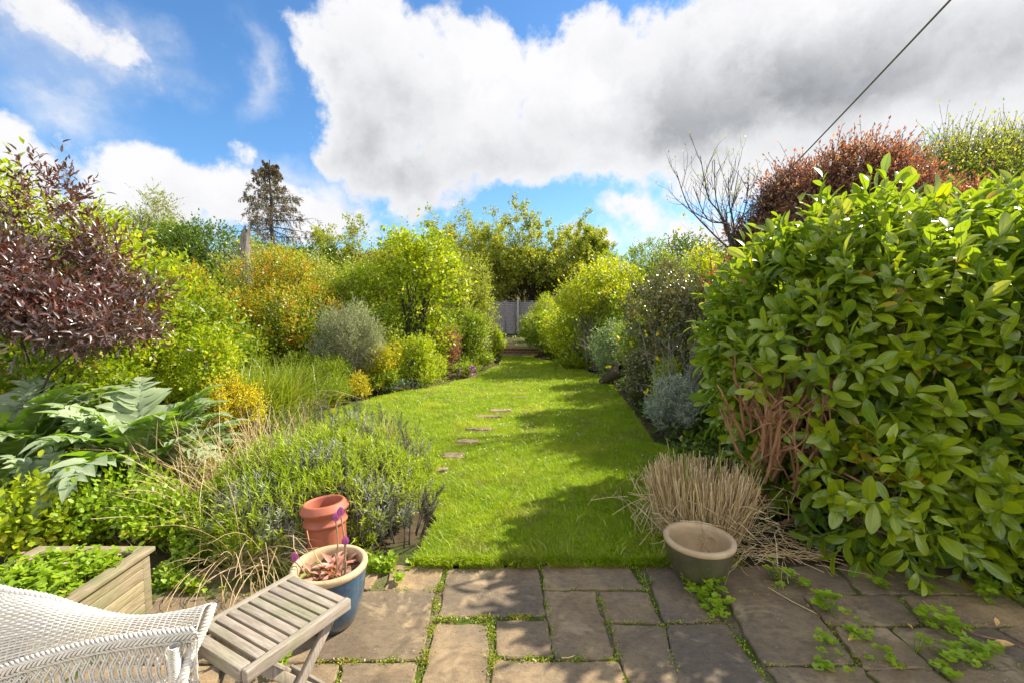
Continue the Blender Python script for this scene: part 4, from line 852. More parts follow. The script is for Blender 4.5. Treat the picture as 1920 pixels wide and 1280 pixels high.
bedcover('undergrowth', 'brownish tangled undergrowth between planter and cardoons', gp((60, 1016), (0, 940), (330, 900), (400, 960), (360, 1040), (300, 1030)), 900, .2, .045, .018, 'orange', 'dia', 111)
bedcover('border_foliage', 'mixed low foliage filling the back of the left border', [(-8.5, 4.2), (-4.0, 4.4), (-3.45, 5.2), (-3.9, 6.6), (-3.3, 8.6), (-2.1, 10.3), (-1.1, 12.2), (-.7, 14.6), (-2.5, 16), (-9, 12)], 9000, .34, .075, .05, 'mid', 'simple', 112, 6)
bedcover('border_foliage', 'mixed low foliage filling the back of the right border', [(1.75, 4.2), (2.0, 7.3), (2.35, 10.5), (1.9, 13.6), (.9, 15.3), (3, 17), (9, 14), (8, 5)], 7000, .30, .075, .05, 'darkgreen', 'simple', 113, 6)
bedcover('bed_weeds', 'low weeds at the foot of the lavender beside the patio', gp((300, 1100), (300, 1075), (380, 1050), (560, 1080), (700, 1078), (760, 1065), (700, 1050), (540, 1040), (380, 1040), (310, 1080), (420, 1118)), 700, .09, .035, .028, 'herb', 'tri3', 114, 4)
shrub('rose_bush', 'leafy green rose bush in front of the large cardoon', 'shrub', 235, 862, 3.02, 250, 'herb', .040, .024, 120, 1.6, 'oval2', .5, nl=9, rxy=.32, k=6, shoot=.16, stems=12, sr=.006, lj=.3)
shrub('rose_bush', 'shorter rose bush with reddish shoots left of the lavender', 'shrub', 360, 850, 3.55, 130, 'orange', .040, .022, 121, 1.1, 'oval2', .5, nl=6, k=6, shoot=.16, stems=10, sr=.005)
shrub('leafy_plant', 'bright yellow green leafy plant at the bottom left edge', 'plant', 40, 872, 2.85, 230, 'lime', .05, .03, 122, 1.4, 'oval2', .5, nl=10, rxy=.25, k=5, shoot=.14, stems=8, sr=.004)
shrub('leafy_plant', 'dark glossy leafy plant under the purple elder on the far left', 'plant', 80, 648, 4.35, 400, 'mid', .06, .04, 123, 1.6, 'oval2', .5, nl=14, rxy=.5, k=5, stems=2, sr=.006)

# ---- left shrubs
def elder_flowers(rg, t, P, Dr, S):
    sel = rg.choice(np.where(P[:, 2] > P[:, 2].max() * .62)[0], 16); ch = []
    for p_ in P[sel]:
        n = 90; q_ = p_ + np.c_[rg.normal(0, .045, (n, 2)), rg.normal(.05, .008, n)]; ch += leaves(q_, nrm(rg.normal(0, 1, (n, 3))), np.tile([0, 0, 1.], (n, 1)), .012, .010)
    mesh_obj('flower_buds', ch, plain('elder_bud', (.22, .05, .06), .6, .3, .4), t)
shrub('purple_elder', 'dark purple leaved elder bush overhanging the left bed', 'shrub', 50, 425, 4.15, 560, 'purple', .070, .021, 130, 1.0, 'lance', .35, nl=26, rxy=.75, k=7, shoot=.22, inner=.5, stems=1, sr=.011, base=1.12, lump=.30, bark='bark_dark', extra=elder_flowers, spike=.12)
shrub('purple_elder', 'tall purple elder branch reaching the sky at the far left', 'shrub', 90, 288, 4.4, 300, 'purple', .072, .022, 131, .6, 'lance', .6, nl=12, rxy=.5, k=8, shoot=.28, inner=.3, stems=1, sr=.012, base=1.4, lump=.30, bark='bark_dark', extra=elder_flowers, spike=.3)
shrub('garden_tree', 'lime green small tree behind the purple elder', 'tree', 60, 312, 5.6, 350, 'lime', .09, .042, 132, 1.5, 'dia', .4, nl=16, rxy=.9, k=6, shoot=.25, stems=4, sr=.022, base=.8, bark='bark_grey', lump=.34)
shrub('golden_shrub', 'tall yellow green shrub right of the purple elder', 'shrub', 330, 480, 6.4, 230, 'mid', .08, .045, 133, 1.3, 'dia', .4, nl=18, rxy=.8, k=6, shoot=.30, stems=12, sr=.015, lump=.27, spike=.15)
shrub('golden_shrub', 'lime green shrub with arching twigs against the snag', 'shrub', 240, 440, 6.9, 240, 'lime', .08, .042, 134, 1.2, 'dia', .4, nl=16, rxy=.8, k=6, shoot=.34, stems=12, sr=.015, spike=.3, lump=.27)
shrub('golden_shrub', 'low bright green shrub spilling towards the tall grass', 'shrub', 385, 585, 5.7, 130, 'lime', .06, .034, 135, 1.3, 'dia', .35, nl=10, k=6, shoot=.16, stems=8, sr=.01)
shrub('orange_tipped_shrub', 'orange tipped shrub in front of the distant trees', 'shrub', 385, 472, 8.5, 130, 'orange', .06, .035, 136, 1.3, 'dia', .5, nl=9, k=6, stems=8, sr=.015)
shrub('purple_elder', 'low purple elder branches drooping over the silvery cardoons', 'shrub', 165, 540, 3.95, 330, 'purple', .068, .021, 137, 1.1, 'lance', .3, nl=18, rxy=.5, k=7, shoot=.2, inner=.4, stems=0, sr=.01, base=1.15, lump=.3, bark='bark_dark')
def yellow_bush(label, px, top, Y, w, seed, rxy=None, cov=1.5, leaf='yellowflower'):
    return shrub('yellow_flowered_bush', label, 'shrub', px, top, Y, w, leaf, .020, .016, seed, cov, 'simple', .5, nl=12, rxy=rxy, k=8, shoot=.09, inner=.35, stems=12, sr=.005, lump=.36, smat='stem_green')
yellow_bush('golden yellow flowering bush beside the silvery cardoon', 452, 694, 4.75, 112, 140, .28, 1.2)
yellow_bush('smaller golden flowering bush overlapping the cardoon leaves', 405, 715, 4.45, 70, 141, .2, 1.0)
yellow_bush('low orange yellow mound at the lawn edge by the dark mound', 662, 700, 7.9, 58, 142, None, 1.2)
shrub('conifer_mound', 'dark green feathery mound beside the lawn', 'shrub', 578, 655, 7.9, 140, 'mid', .045, .012, 143, 1.3, 'simple', .6, nl=10, k=8, shoot=.14, stems=8, sr=.01, rxy=.55)
shrub('conifer_mound', 'low yellow green mound next to the orange yellow one', 'shrub', 622, 700, 7.4, 70, 'mid', .04, .014, 144, 1.3, 'simple', .6, nl=8, k=8, shoot=.12, stems=5, sr=.01)
def tuft(name, label, px, py, Y, n, h, seed, leaf='blade', w=.25, lw=.012, spread=.35, cat='ornamental grass'):
    rg = seeded(seed); c = D(px, py, Y); t = root(name, label, cat, (c.x, Y, 0)); b = np.c_[rg.normal(0, w, n), rg.normal(0, w * .6, n), np.zeros(n)]; d = nrm(np.c_[rg.normal(0, spread, (n, 2)) + b[:, :2] * .6 / w * .3, np.ones(n)])
    K = 7; Ln = h * rg.uniform(.6, 1.15, n); P = [b]
    for k in range(K - 1): d = nrm(d + np.c_[d[:, :2] * .10, np.full(n, -.05 - .10 * k / K)]); P.append(P[-1] + d * (Ln / (K - 1))[:, None])
    P = np.stack(P, 1); sd = nrm(np.cross(d, [0, 0, 1.]) + rg.normal(0, .3, (n, 3))); ww = lw * np.array([.6, .9, 1, .95, .8, .5, .05]); A_ = P + sd[:, None] * ww[None, :, None] * .5; B_ = P - sd[:, None] * ww[None, :, None] * .5
    V = np.stack([A_, B_], 2).reshape(-1, 3); o_ = (np.arange(n) * K * 2)[:, None, None]; k = np.arange(K - 1)[None, :, None] * 2; Fq = (o_ + k + np.array([[[0, 1, 3, 2]]])).reshape(-1, 4)
    mesh_obj('blades', [(V, Fq)], Lm[leaf], t); return t
tuft('tall_grass', 'tall arching clump of green grass behind the golden bush', 475, 700, 6.3, 1100, 1.0, 150)
tuft('tall_grass', 'second grassy clump nearer the dark green mound', 530, 700, 6.8, 700, .88, 151)
tuft('tall_grass', 'grassy clump with dry blades at its foot beside the lawn', 520, 760, 5.9, 420, .42, 152, spread=.55)
p = D(560, 700, 6.6); stalks('two long dry stems arching over the green grass clump', p.x - .6, 6.6, 5, 1.5, .1, 153, (.75, 0), .4, .004, w=.05)
shrub('olive_bush', 'silver grey leaved olive like bush in the left border', 'shrub', 650, 548, 8.6, 128, 'silver', .045, .011, 160, 1.1, 'simple', .55, nl=14, k=9, shoot=.22, inner=.5, stems=16, sr=.012, lump=.38, bark='bark_grey', spike=.2)
shrub('berberis_shrub', 'large green shrub with orange flushed tips in the left border', 'shrub', 525, 482, 10.2, 260, 'orange', .055, .034, 161, 1.5, 'dia', .4, nl=20, rxy=1.3, k=6, shoot=.24, stems=20, sr=.02, lump=.34)
shrub('leafy_shrub', 'dark green shrub filling the shade under the orange tipped one', 'shrub', 560, 560, 9.4, 180, 'darkgreen', .05, .034, 162, 1.4, 'dia', .3, nl=12, rxy=.9, k=6, stems=10, sr=.02)
shrub('leafy_shrub', 'yellow green shrub between the orange tipped one and the hazel', 'shrub', 650, 490, 11.2, 170, 'mid', .055, .036, 163, 1.4, 'dia', .4, nl=14, k=6, shoot=.22, stems=10, sr=.02, lump=.36)
shrub('hazel_tree', 'upright bright green hazel with thin grey stems', 'tree', 772, 424, 10.8, 200, 'lime', .085, .068, 164, 1.45, 'oval2', .45, nl=22, rxy=.9, k=6, shoot=.30, stems=16, sr=.018, lump=.32, bark='bark_dark', base=.35, spike=.2)
shrub('garden_tree', 'olive yellow tree behind the hazel beside the fence', 'tree', 862, 462, 14.2, 140, 'airy', .065, .04, 165, 1.7, 'dia', .4, nl=18, rxy=1.2, k=6, shoot=.25, stems=14, sr=.03, lump=.34)
shrub('laurel_bush', 'dense green shrub at the end of the left border by the fence', 'shrub', 872, 560, 13.0, 96, 'mid', .06, .038, 166, 1.5, 'dia', .35, nl=14, k=6, stems=8, sr=.02)
shrub('laurel_bush', 'small yellow green bush beside the garden step', 'shrub', 932, 617, 14.3, 36, 'lime', .05, .03, 167, 1.4, 'dia', .4, nl=8, k=6, shoot=.12, stems=5, sr=.01)
shrub('spiraea_bush', 'golden yellow leaved bush under the hazel', 'shrub', 714, 628, 8.9, 66, 'gold', .045, .024, 168, 1.5, 'dia', .45, nl=9, k=6, shoot=.15, stems=6, sr=.008)
shrub('spiraea_bush', 'fresh green bush in front of the hazel stems', 'shrub', 775, 632, 9.2, 90, 'lime', .05, .028, 169, 1.4, 'dia', .45, nl=10, k=6, shoot=.15, stems=8, sr=.008)
shrub('spiraea_bush', 'low green bush between golden bush and blue flowers', 'shrub', 712, 675, 8.7, 70, 'mid', .045, .024, 170, 1.4, 'dia', .45, nl=8, k=6, shoot=.12, stems=6, sr=.008)
shrub('nandina_bush', 'orange red leaved bush at the foot of the hazel', 'shrub', 838, 612, 11.4, 46, 'redorange' if 'redorange' in Lm else 'copper', .05, .02, 171, .9, 'dia', .45, nl=9, k=6, shoot=.18, stems=6, sr=.008)
shrub('leafy_plant', 'yellow green perennial clump behind the pink peonies', 'plant', 810, 665, 10.2, 60, 'lime', .05, .022, 172, 1.4, 'dia', .5, nl=8, k=6, stems=4, sr=.006)
shrub('leafy_plant', 'low grey green cover beside the lawn behind the peonies', 'plant', 890, 657, 12.6, 78, 'mid', .05, .03, 173, 1.4, 'dia', .5, nl=8, k=5, stems=4, sr=.006)
def upright(name, label, px, py, n, h, seed, leaf, L, Wd):
    rg = seeded(seed); c = G(px, py); t = root(name, label, 'plant', (c.x, c.y, 0)); b = np.c_[rg.normal(0, .10, (n, 2)), np.zeros(n)]; Dr = nrm(np.c_[rg.normal(0, .12, (n, 2)), np.ones(n)]); S = h * rg.uniform(.7, 1, n)
    mesh_obj('stems', [tubes(np.stack([b, b + Dr * S[:, None]], 1), .004, 4)], M['stem_green'], t); mesh_obj('foliage', shoots_to_leaves(rg, b, Dr, S, 16, L, Wd, 70, 35, 'lance', t0=.1), Lm[leaf], t); return t
upright('lily_plant', 'upright light green lily stems at the border edge', 815, 722, 12, .42, 180, 'lime', .11, .02)
def peony():
    rg = seeded(182); t = shrub('peony_plant', 'peony with three large pink blooms leaning over the lawn', 'flowering plant', 872, 680, 11.1, 62, 'mid', .07, .026, 181, 1.2, 'dia', .4, nl=6, k=5, shoot=.12, stems=5, sr=.005)
    c = t.location; pk = plain('peony_petal', (.68, .34, .55), .6, .3, .2)
    for px, py in ((861, 693), (886, 690), (889, 704)):
        w = D(px, py, c.y - .30); o = np.array(w - c); n = 70; v = nrm(rg.normal(0, 1, (n, 3))); ch = leaves(o + v * .03, nrm(v + rg.normal(0, .5, v.shape)), nrm(rg.normal(0, 1, v.shape)), .055, .055, 'oval2'); mesh_obj('bloom', ch, pk, t)
peony()
def flowers_patch(name, label, poly, n, h, seed, col, leaf, sz, cat='flowers'):
    rg = seeded(seed); pl_ = np.array(poly); x0, y0 = pl_.min(0); x1, y1 = pl_.max(0); p = np.c_[rg.uniform(x0, x1, n * 3), rg.uniform(y0, y1, n * 3)]; p = p[inside(p, poly)][:n]; n = len(p)
    t = root(name, label, cat, (0, 0, 0)); b = np.c_[p, np.zeros(n)]; Dr = nrm(np.c_[rg.normal(0, .2, (n, 2)), np.ones(n)]); S = h * rg.uniform(.5, 1, n)
    mesh_obj('foliage', shoots_to_leaves(rg, b, Dr, S, 5, .05, .018, 70, 40, 'simple'), Lm[leaf], t); k = 5; e = np.repeat(b + Dr * S[:, None], k, 0) + rg.normal(0, .018, (n * k, 3)); mesh_obj('blossoms', leaves(e, nrm(rg.normal(0, 1, e.shape)), np.tile([0, -.4, 1.], (n * k, 1)), sz, sz), col, t)
flowers_patch('forget_me_nots', 'patch of pale blue flowers at the lawn edge', gp((722, 737), (800, 730), (798, 716), (735, 720)), 150, .15, 183, plain('blue_petal', (.22, .32, .70), .5, .3, .2), 'herb', .016)

# ---- right border
shrub('silver_bush', 'rounded silver grey bush at the right edge of the lawn', 'shrub', 1268, 712, 5.65, 112, 'greysilver', .026, .013, 200, 1.6, 'oval2', .5, nl=18, k=8, shoot=.10, inner=.3, stems=14, sr=.006, lump=.32, bark='bark_grey', rxy=.36)
shrub('silver_bush', 'taller silver grey bush behind the rounded one', 'shrub', 1325, 655, 6.1, 90, 'greysilver', .026, .013, 201, 1.4, 'oval2', .5, nl=12, k=8, shoot=.12, stems=10, sr=.006, lump=.34, bark='bark_grey')
shrub('leafy_shrub', 'bright green small leaved shrub beside the silver bush', 'shrub', 1248, 668, 6.5, 84, 'lime', .035, .018, 202, 1.4, 'dia', .5, nl=10, k=7, shoot=.14, stems=8, sr=.008, rxy=.35)
shrub('leafy_shrub', 'dark green round leaved plant at the foot of the right border', 'shrub', 1200, 655, 7.2, 72, 'glossdark', .04, .026, 203, 1.4, 'oval2', .4, nl=10, k=6, stems=8, sr=.008)
shrub('elaeagnus_bush', 'large glossy grey green bush with brown flecks in the right border', 'shrub', 1262, 494, 7.2, 215, 'glossdark', .05, .024, 204, 1.5, 'oval2', .4, nl=20, rxy=.75, k=7, shoot=.2, stems=16, sr=.015, lump=.33, spike=.15)
shrub('elaeagnus_bush', 'green leafy shrub tucked against the laurel', 'shrub', 1345, 590, 5.9, 80, 'mid', .045, .024, 205, 1.3, 'dia', .4, nl=10, k=6, stems=8, sr=.01)
shrub('variegated_shrub', 'white and green variegated shrub in the right border', 'shrub', 1147, 600, 9.6, 82, 'variegated', .05, .022, 206, 1.5, 'dia', .45, nl=12, k=7, shoot=.18, stems=10, sr=.01, lump=.36)
def balls(rg, t, P, Dr, S):
    sel = rg.choice(len(P), 34, replace=False); ch = []
    for p_ in P[sel]:
        n = 60; v = nrm(rg.normal(0, 1, (n, 3))); ch += leaves(p_ + Dr[0] * 0 + v * .032, v, nrm(rg.normal(0, 1, v.shape)), .016, .018)
    mesh_obj('flower_balls', ch, plain('lime_petal', (.55, .62, .20), .6, .3, .2), t)
shrub('guelder_rose', 'shrub carrying lime green flower balls next to the variegated one', 'shrub', 1185, 588, 8.6, 66, 'mid', .06, .045, 207, .9, 'tri3', .4, nl=9, k=5, shoot=.2, stems=10, sr=.01, extra=balls)
shrub('golden_tree', 'golden yellow leaved small tree over the right border', 'tree', 1125, 488, 12.0, 200, 'goldlime', .07, .04, 208, 1.3, 'dia', .35, nl=18, rxy=1.1, k=6, shoot=.28, inner=.4, stems=18, sr=.02, lump=.34, base=1.0, bark='bark_grey', spike=.2)
shrub('golden_tree', 'yellow green spire of the golden tree beside the sky', 'tree', 1142, 478, 12.6, 34, 'lime', .06, .034, 209, 1.3, 'dia', .6, nl=8, k=6, shoot=.25, stems=6, sr=.02, base=1.2)
shrub('leafy_shrub', 'fresh green shrub with drooping branches right of the clipped bush', 'shrub', 1085, 552, 13.2, 170, 'lime', .08, .045, 210, 1.5, 'dia', .3, nl=14, rxy=.9, k=6, shoot=.25, stems=10, sr=.02)
shrub('clipped_bush', 'rounded dark bush with yellow green top by the garden step', 'shrub', 1034, 578, 15.0, 120, 'mid', .05, .03, 211, 1.8, 'dia', .5, nl=12, k=6, shoot=.14, stems=8, sr=.015, lump=.4)
shrub('clipped_bush', 'yellow green shrub rising behind the rounded dark bush', 'shrub', 1026, 558, 16.6, 92, 'lime', .05, .03, 212, 1.4, 'dia', .5, nl=9, k=6, shoot=.16, stems=8, sr=.015)
shrub('leafy_shrub', 'dark blue green shrub against the fence', 'shrub', 1062, 525, 20.0, 70, 'glossdark', .08, .05, 213, 1.5, 'dia', .4, nl=10, k=6, stems=8, sr=.02)
tuft('fern_clump', 'green fern clump at the edge of the shaded lawn', 1085, 670, 12.2, 160, .55, 214, 'mid', .18, .07, .6, 'fern')
tuft('fern_clump', 'reddish and green low plant beside the fern', 1062, 672, 12.6, 60, .35, 215, 'orange', .08, .06, .6, 'plant')
shrub('holly_hedge', 'dark green hedge with yellow tips beyond the right border', 'hedge', 1225, 460, 13.5, 220, 'mid', .06, .035, 216, 1.5, 'dia', .5, nl=18, rxy=1.0, k=6, shoot=.2, stems=10, sr=.02, lump=.33)
shrub('golden_shrub', 'yellow leaved shrub beside the bare tree', 'shrub', 1330, 455, 9.6, 100, 'goldlime', .06, .036, 217, .9, 'dia', .5, nl=9, k=6, shoot=.25, stems=8, sr=.012, base=1.3)
shrub('red_maple', 'small red leaved maple between bare tree and laurel', 'shrub', 1342, 488, 8.4, 66, 'redleaf', .055, .03, 218, 1.0, 'tri3', .4, nl=8, k=6, shoot=.2, stems=8, sr=.01, base=1.2, bark='bark_dark')
# bare tree and the twiggy shrub with yellow leaf tips
def bare(name, label, px, Y, top, n0, lean, seed, r0, levels, bark='bark_dark', yl=0, spread=.3, base_w=.08, frac=.6, cat='tree'):
    rg = seeded(seed); c = D(px, 600, Y); H = D(px, top, Y).z; t = root(name, label, cat, (c.x, Y, 0)); b = np.c_[rg.normal(0, base_w, (n0, 2)), np.zeros(n0)]; d = nrm(np.c_[rg.normal(lean[0], spread, n0), rg.normal(lean[1], spread * .7, n0), np.ones(n0)])
    lv = grow(rg, b, d, np.full(n0, H * frac) * rg.uniform(.85, 1.1, n0), np.full(n0, r0), levels); tree_mesh(t, lv, bark, 4, 'trunk')
    P = lv[-1][0][:, -1]; n = len(P); o = mesh_obj('buds', leaves(P, nrm(P - lv[-1][0][:, -2]), nrm(rg.normal(0, 1, (n, 3))), .03, .012), Lm['airy'], t)
    o['kind'] = 'stuff'
    if yl:
        s = rg.choice(n, yl, replace=False); Q = np.repeat(P[s], 4, 0); mesh_obj('yellow_leaves', leaves(Q, nrm(rg.normal(0, 1, Q.shape) + [0, 0, .6]), nrm(rg.normal(0, 1, Q.shape)), .055, .032, 'oval2'), Lm['yellowflower'], t)
    return lv
def bare_tree():
    rg = seeded(220); Y = 7.0; o = np.array([D(1392, 600, Y).x, Y, 0]); t = root('bare_tree', 'leafless dark branched tree against the cloud beside the copper tree', 'tree', tuple(o)); f0 = np.array(D(1375, 475, Y)); f1 = np.array(D(1362, 420, Y))
    trunk = spl(np.array([o, o + [-.02, 0, 1.0], (o + f0) / 2 + [.03, 0, .6], f0, f1]), np.linspace(0, 4, 20)); L_ = []
    for (px, py, dy, mid) in [(1268, 322, .2, (1290, 385)), (1313, 293, -.1, (1328, 370)), (1340, 300, .4, (1342, 370)), (1366, 335, -.3, (1368, 385)), (1404, 348, .1, (1395, 400)), (1300, 350, -.4, (1325, 410)), (1385, 320, .5, (1372, 390)), (1420, 400, -.2, (1395, 440))]:
        a_ = f1 if rg.random() < .6 else f0; L_.append(spl(np.array([a_, (a_ + np.array(D(*mid, Y + dy * .5))) / 2 + rg.normal(0, .04, 3), np.array(D(*mid, Y + dy * .5)), np.array(D(px, py, Y + dy))]), np.linspace(0, 3, 12)))
    L_ = np.array(L_); m, K, _ = L_.shape; n = 9; k_ = rg.integers(2, K - 1, (m, n)); I = np.repeat(np.arange(m), n); k_ = k_.ravel(); S = L_[I, k_]; T_ = nrm(L_[I, k_] - L_[I, k_ - 1]); dd = nrm(T_ + rg.normal(0, .42, T_.shape) * [1, .8, .5] + [0, 0, .35])
    lv = grow(rg, S, dd, rg.uniform(.25, .60, len(S)), np.full(len(S), .0055), [dict(K=6, wob=.10, grav=.08, n=3, ang=32, lr=.55, lift=.25, rr=.75, taper=.5), dict(K=5, wob=.12, grav=.08, n=1, ang=30, lr=.5, taper=.5), dict(K=3, wob=.1, grav=0)])
    mesh_obj('trunk', [tubes(trunk[None] - o, np.linspace(.038, .022, 20)[None], 8)], M['bark_dark'], t); mesh_obj('branches', [tubes(L_ - o, np.tile(np.linspace(.015, .005, K), (m, 1)), 6)] + [tubes(P - o, R_, 4) for P, R_ in lv], M['bark_dark'], t)
    P = lv[1][0][:, -1] - o; mesh_obj('buds', leaves(P, nrm(rg.normal(0, .5, P.shape) + [0, 0, 1]), nrm(rg.normal(0, 1, P.shape)), .045, .02), Lm['airy'], t)['kind'] = 'stuff'
bare_tree()
bare('twiggy_shrub', 'pale branched shrub with a few yellow leaf tips in front of the glossy bush', 1285, 5.9, 520, 8, (-.25, 0), 221, .016, [dict(K=8, wob=.12, grav=.02, n=4, ang=40, lr=.55, lift=.2, rr=.6, **{'from': .3}), dict(K=6, wob=.15, grav=.04, n=3, ang=38, lr=.55, lift=.15), dict(K=5, wob=.18, grav=.02)], 'bark_grey', 13, spread=.34, frac=.68, cat='shrub')
bare('twiggy_shrub', 'thin twigs with yellow leaves at the top beside the bare tree', 1335, 6.8, 405, 4, (.05, 0), 222, .014, [dict(K=9, wob=.08, grav=.05, n=4, ang=28, lr=.4, lift=.25, **{'from': .5}), dict(K=6, wob=.12, grav=.04, n=2, ang=30, lr=.5), dict(K=4, wob=.15, grav=.02)], 'bark_dark', 12, spread=.10, frac=.8, cat='shrub')
bare('twiggy_shrub', 'sparse bare shrub tips rising from the dark hedge', 1215, 10.5, 415, 4, (.0, 0), 223, .014, [dict(K=9, wob=.08, grav=.05, n=4, ang=28, lr=.4, lift=.25, **{'from': .5}), dict(K=6, wob=.12, grav=.04, n=2, ang=30, lr=.5), dict(K=4, wob=.15, grav=.02)], 'bark_dark', 0, spread=.16, frac=.8, cat='shrub')
bare('tangled_shrub', 'grey leafless tangle of branches under the golden tree', 1150, 10.6, 560, 9, (-.2, -.1), 224, .02, [dict(K=8, wob=.16, grav=-.02, n=4, ang=45, lr=.5, rr=.5), dict(K=6, wob=.2, grav=-.02, n=3, ang=40, lr=.6), dict(K=5, wob=.2, grav=-.02)], 'bark_grey', 0, spread=.5, frac=.7, cat='shrub')
# copper tree and the green tree behind it
def crown_tree(name, label, px, top, Y, wpx, leaf, L, Wd, seed, cover, bark='bark_dark', base=1.5, rxy=None, nl=26, k=7, shoot=.4, inner=.5, lump=.30, spike=.3, tpl='simple', **kw):
    rg = seeded(seed); t = shrub(name, label, 'tree', px, top, Y, wpx, leaf, L, Wd, seed, cover, tpl, .45, nl=nl, rxy=rxy, k=k, shoot=shoot, inner=inner, stems=26, sr=.03, base=base, lump=lump, bark=bark, spike=spike, smat=bark, **kw)
    H = D(px, top, Y).z; mesh_obj('trunk', [tubes(np.array([[[0, 0, -.05], [.03, 0, H * .2], [-.02, .03, H * .45]]]), np.array([[.035, .03, .022]]) * H / 2, 9)], M[bark], t); return t
crown_tree('copper_tree', 'copper red leaved tree rising behind the laurel', 1610, 276, 6.9, 470, 'copper', .058, .026, 230, 2.6, base=1.7, rxy=1.2, shoot=.24)
crown_tree('copper_tree', 'copper branch end trailing beside the bare tree', 1462, 295, 7.0, 100, 'copper', .062, .026, 231, .9, base=2.2, rxy=.45, nl=10)
crown_tree('garden_tree', 'green tree with loose sprays at the far right edge', 1870, 215, 9.5, 380, 'airy', .062, .036, 232, 1.6, base=2.0, rxy=1.8, spike=.5, shoot=.5)
crown_tree('garden_tree', 'lower green tree linking the copper tree to the right edge', 1790, 275, 8.8, 240, 'mid', .06, .034, 233, 1.2, base=1.8, rxy=1.0)
shrub('leafy_shrub', 'reddish shrub at the base of the copper tree', 'shrub', 1400, 430, 7.6, 80, 'copper', .06, .028, 234, 1.1, 'dia', .4, nl=8, k=6, stems=8, sr=.01, base=1.2)
for i, (x, y, w, h, lf, lab) in enumerate([(6.8, 6.2, 2.6, 3.0, 'mid', 'broad green shrub behind the laurel at the right edge'), (4.4, 6.6, 2.2, 2.6, 'darkgreen', 'dark green shrub hidden behind the laurel'), (3.3, 5.3, 1.3, 1.9, 'mid', 'mid green shrub between the laurel and the silver bushes'), (8.5, 9.5, 3.0, 4.4, 'darkgreen', 'tall dark shrub under the far right tree'), (4.6, 9.4, 2.2, 2.6, 'mid', 'green shrub below the copper tree'), (3.6, 12.2, 2.6, 2.7, 'mid', 'leafy shrub behind the golden tree'), (5.5, 15, 4, 3.8, 'darkgreen', 'dark hedge shrub at the end of the right border')]):
    rg_ = x / y * FOC + 960; tp_ = 640 - FOC * math.tan(math.atan((h - CAMH) / y) + PITCH); shrub('leafy_shrub', lab, 'shrub', rg_, tp_, y, w / y * FOC, lf, .08, .048, 240 + i, 1.1, 'simple', .4, nl=14, k=6, shoot=.25, stems=8, sr=.02)
# ---- distant trees on the left
def apple(name, label, px, Y, top, w, seed, n0, leafn, leaf='airy', L=.10, lean=(0, 0), per=9, r0=.16, spread=.5):
    rg = seeded(seed); c = D(px, 600, Y); H = D(px, top, Y).z; t = root(name, label, 'tree', (c.x, Y, 0)); b = np.tile([0, 0, H * .12], (n0, 1)); a = np.arange(n0) * 6.283 / n0 + rg.uniform(0, 1); d = nrm(np.c_[np.cos(a) * w / H * 1.1 + lean[0], np.sin(a) * w / H * .8, np.full(n0, 1.0)] + rg.normal(0, .12, (n0, 3)))
    lv = grow(rg, b, d, np.full(n0, H * .62), np.full(n0, r0 * .55), [dict(K=9, wob=.12, grav=-.0, n=8, ang=38, lr=.52, lift=.1, rr=.55, **{'from': .3}), dict(K=7, wob=.16, grav=.0, n=6, ang=40, lr=.5, rr=.5, lift=.1), dict(K=6, wob=.18, grav=.0, n=5, ang=40, lr=.55, rr=.6, lift=.1), dict(K=5, wob=.2, grav=.02)])
    zmax = max(l[0][..., 2].max() for l in lv); s = H / zmax; lv = [(P * [1, 1, s], Rk) for P, Rk in lv]
    mesh_obj('trunk', [tubes(np.array([[[0, 0, -.1], [0, 0, H * .15]]]), np.array([[r0, r0 * .8]]), 10)] + [tubes(P, Rk, max(3, 7 - 2 * i)) for i, (P, Rk) in enumerate(lv)], M['bark'], t)
    leaf_on(rg, lv[-1], per, L, L * .55, leaf, t, spreadp=.06); return t
apple('apple_tree', 'wide airy fruit tree arching over the end of the garden', 985, 28, 380, 8.0, 250, 8, 9, L=.15, per=20, r0=.17)
apple('apple_tree', 'second airy tree on the right of the arching fruit tree', 1085, 27, 425, 4.6, 251, 6, 9, L=.14, per=22, r0=.13)
apple('apple_tree', 'fine twigged tree rising behind the olive yellow tree', 885, 28, 385, 4.4, 252, 6, 9, L=.13, per=16, r0=.12)
apple('apple_tree', 'pale blossoming tree between the conifer and the hazel', 655, 19, 392, 3.8, 253, 7, 9, 'airy', .11, per=14, r0=.13)
apple('apple_tree', 'low twiggy tree beside the broken tree trunk', 560, 15.5, 440, 3.2, 254, 6, 9, 'airy', .09, per=6, r0=.1)
crown_tree('birch_tree', 'grey green birch beyond the left hand shrubs', 297, 345, 26, 95, 'airy', .12, .07, 260, .75, base=2.5, nl=18, shoot=.7, bark='bark_grey')
crown_tree('maple_tree', 'bright green tree in front of the birch', 322, 385, 23, 110, 'mid', .13, .09, 261, 1.1, base=1.5, nl=16, shoot=.6)
crown_tree('maple_tree', 'darker green tree right of the birch', 375, 432, 22, 100, 'darkgreen', .13, .09, 262, 1.2, base=1.0, nl=14, shoot=.5)
crown_tree('maple_tree', 'mid green tree between lime shrubs and the birch', 190, 375, 12, 110, 'airy', .08, .045, 263, 1.0, base=1.0, nl=14)
crown_tree('garden_tree', 'broad low tree closing the gap behind the snag', 470, 470, 17, 160, 'mid', .10, .06, 264, 1.1, base=.5, nl=14)
crown_tree('garden_tree', 'background tree left of the garden fence', 740, 470, 24, 260, 'darkgreen', .13, .08, 265, 1.1, base=.5, nl=18)
crown_tree('garden_tree', 'background tree behind the fence on the right', 1180, 470, 26, 240, 'mid', .14, .09, 266, 1.0, base=.5, nl=16)
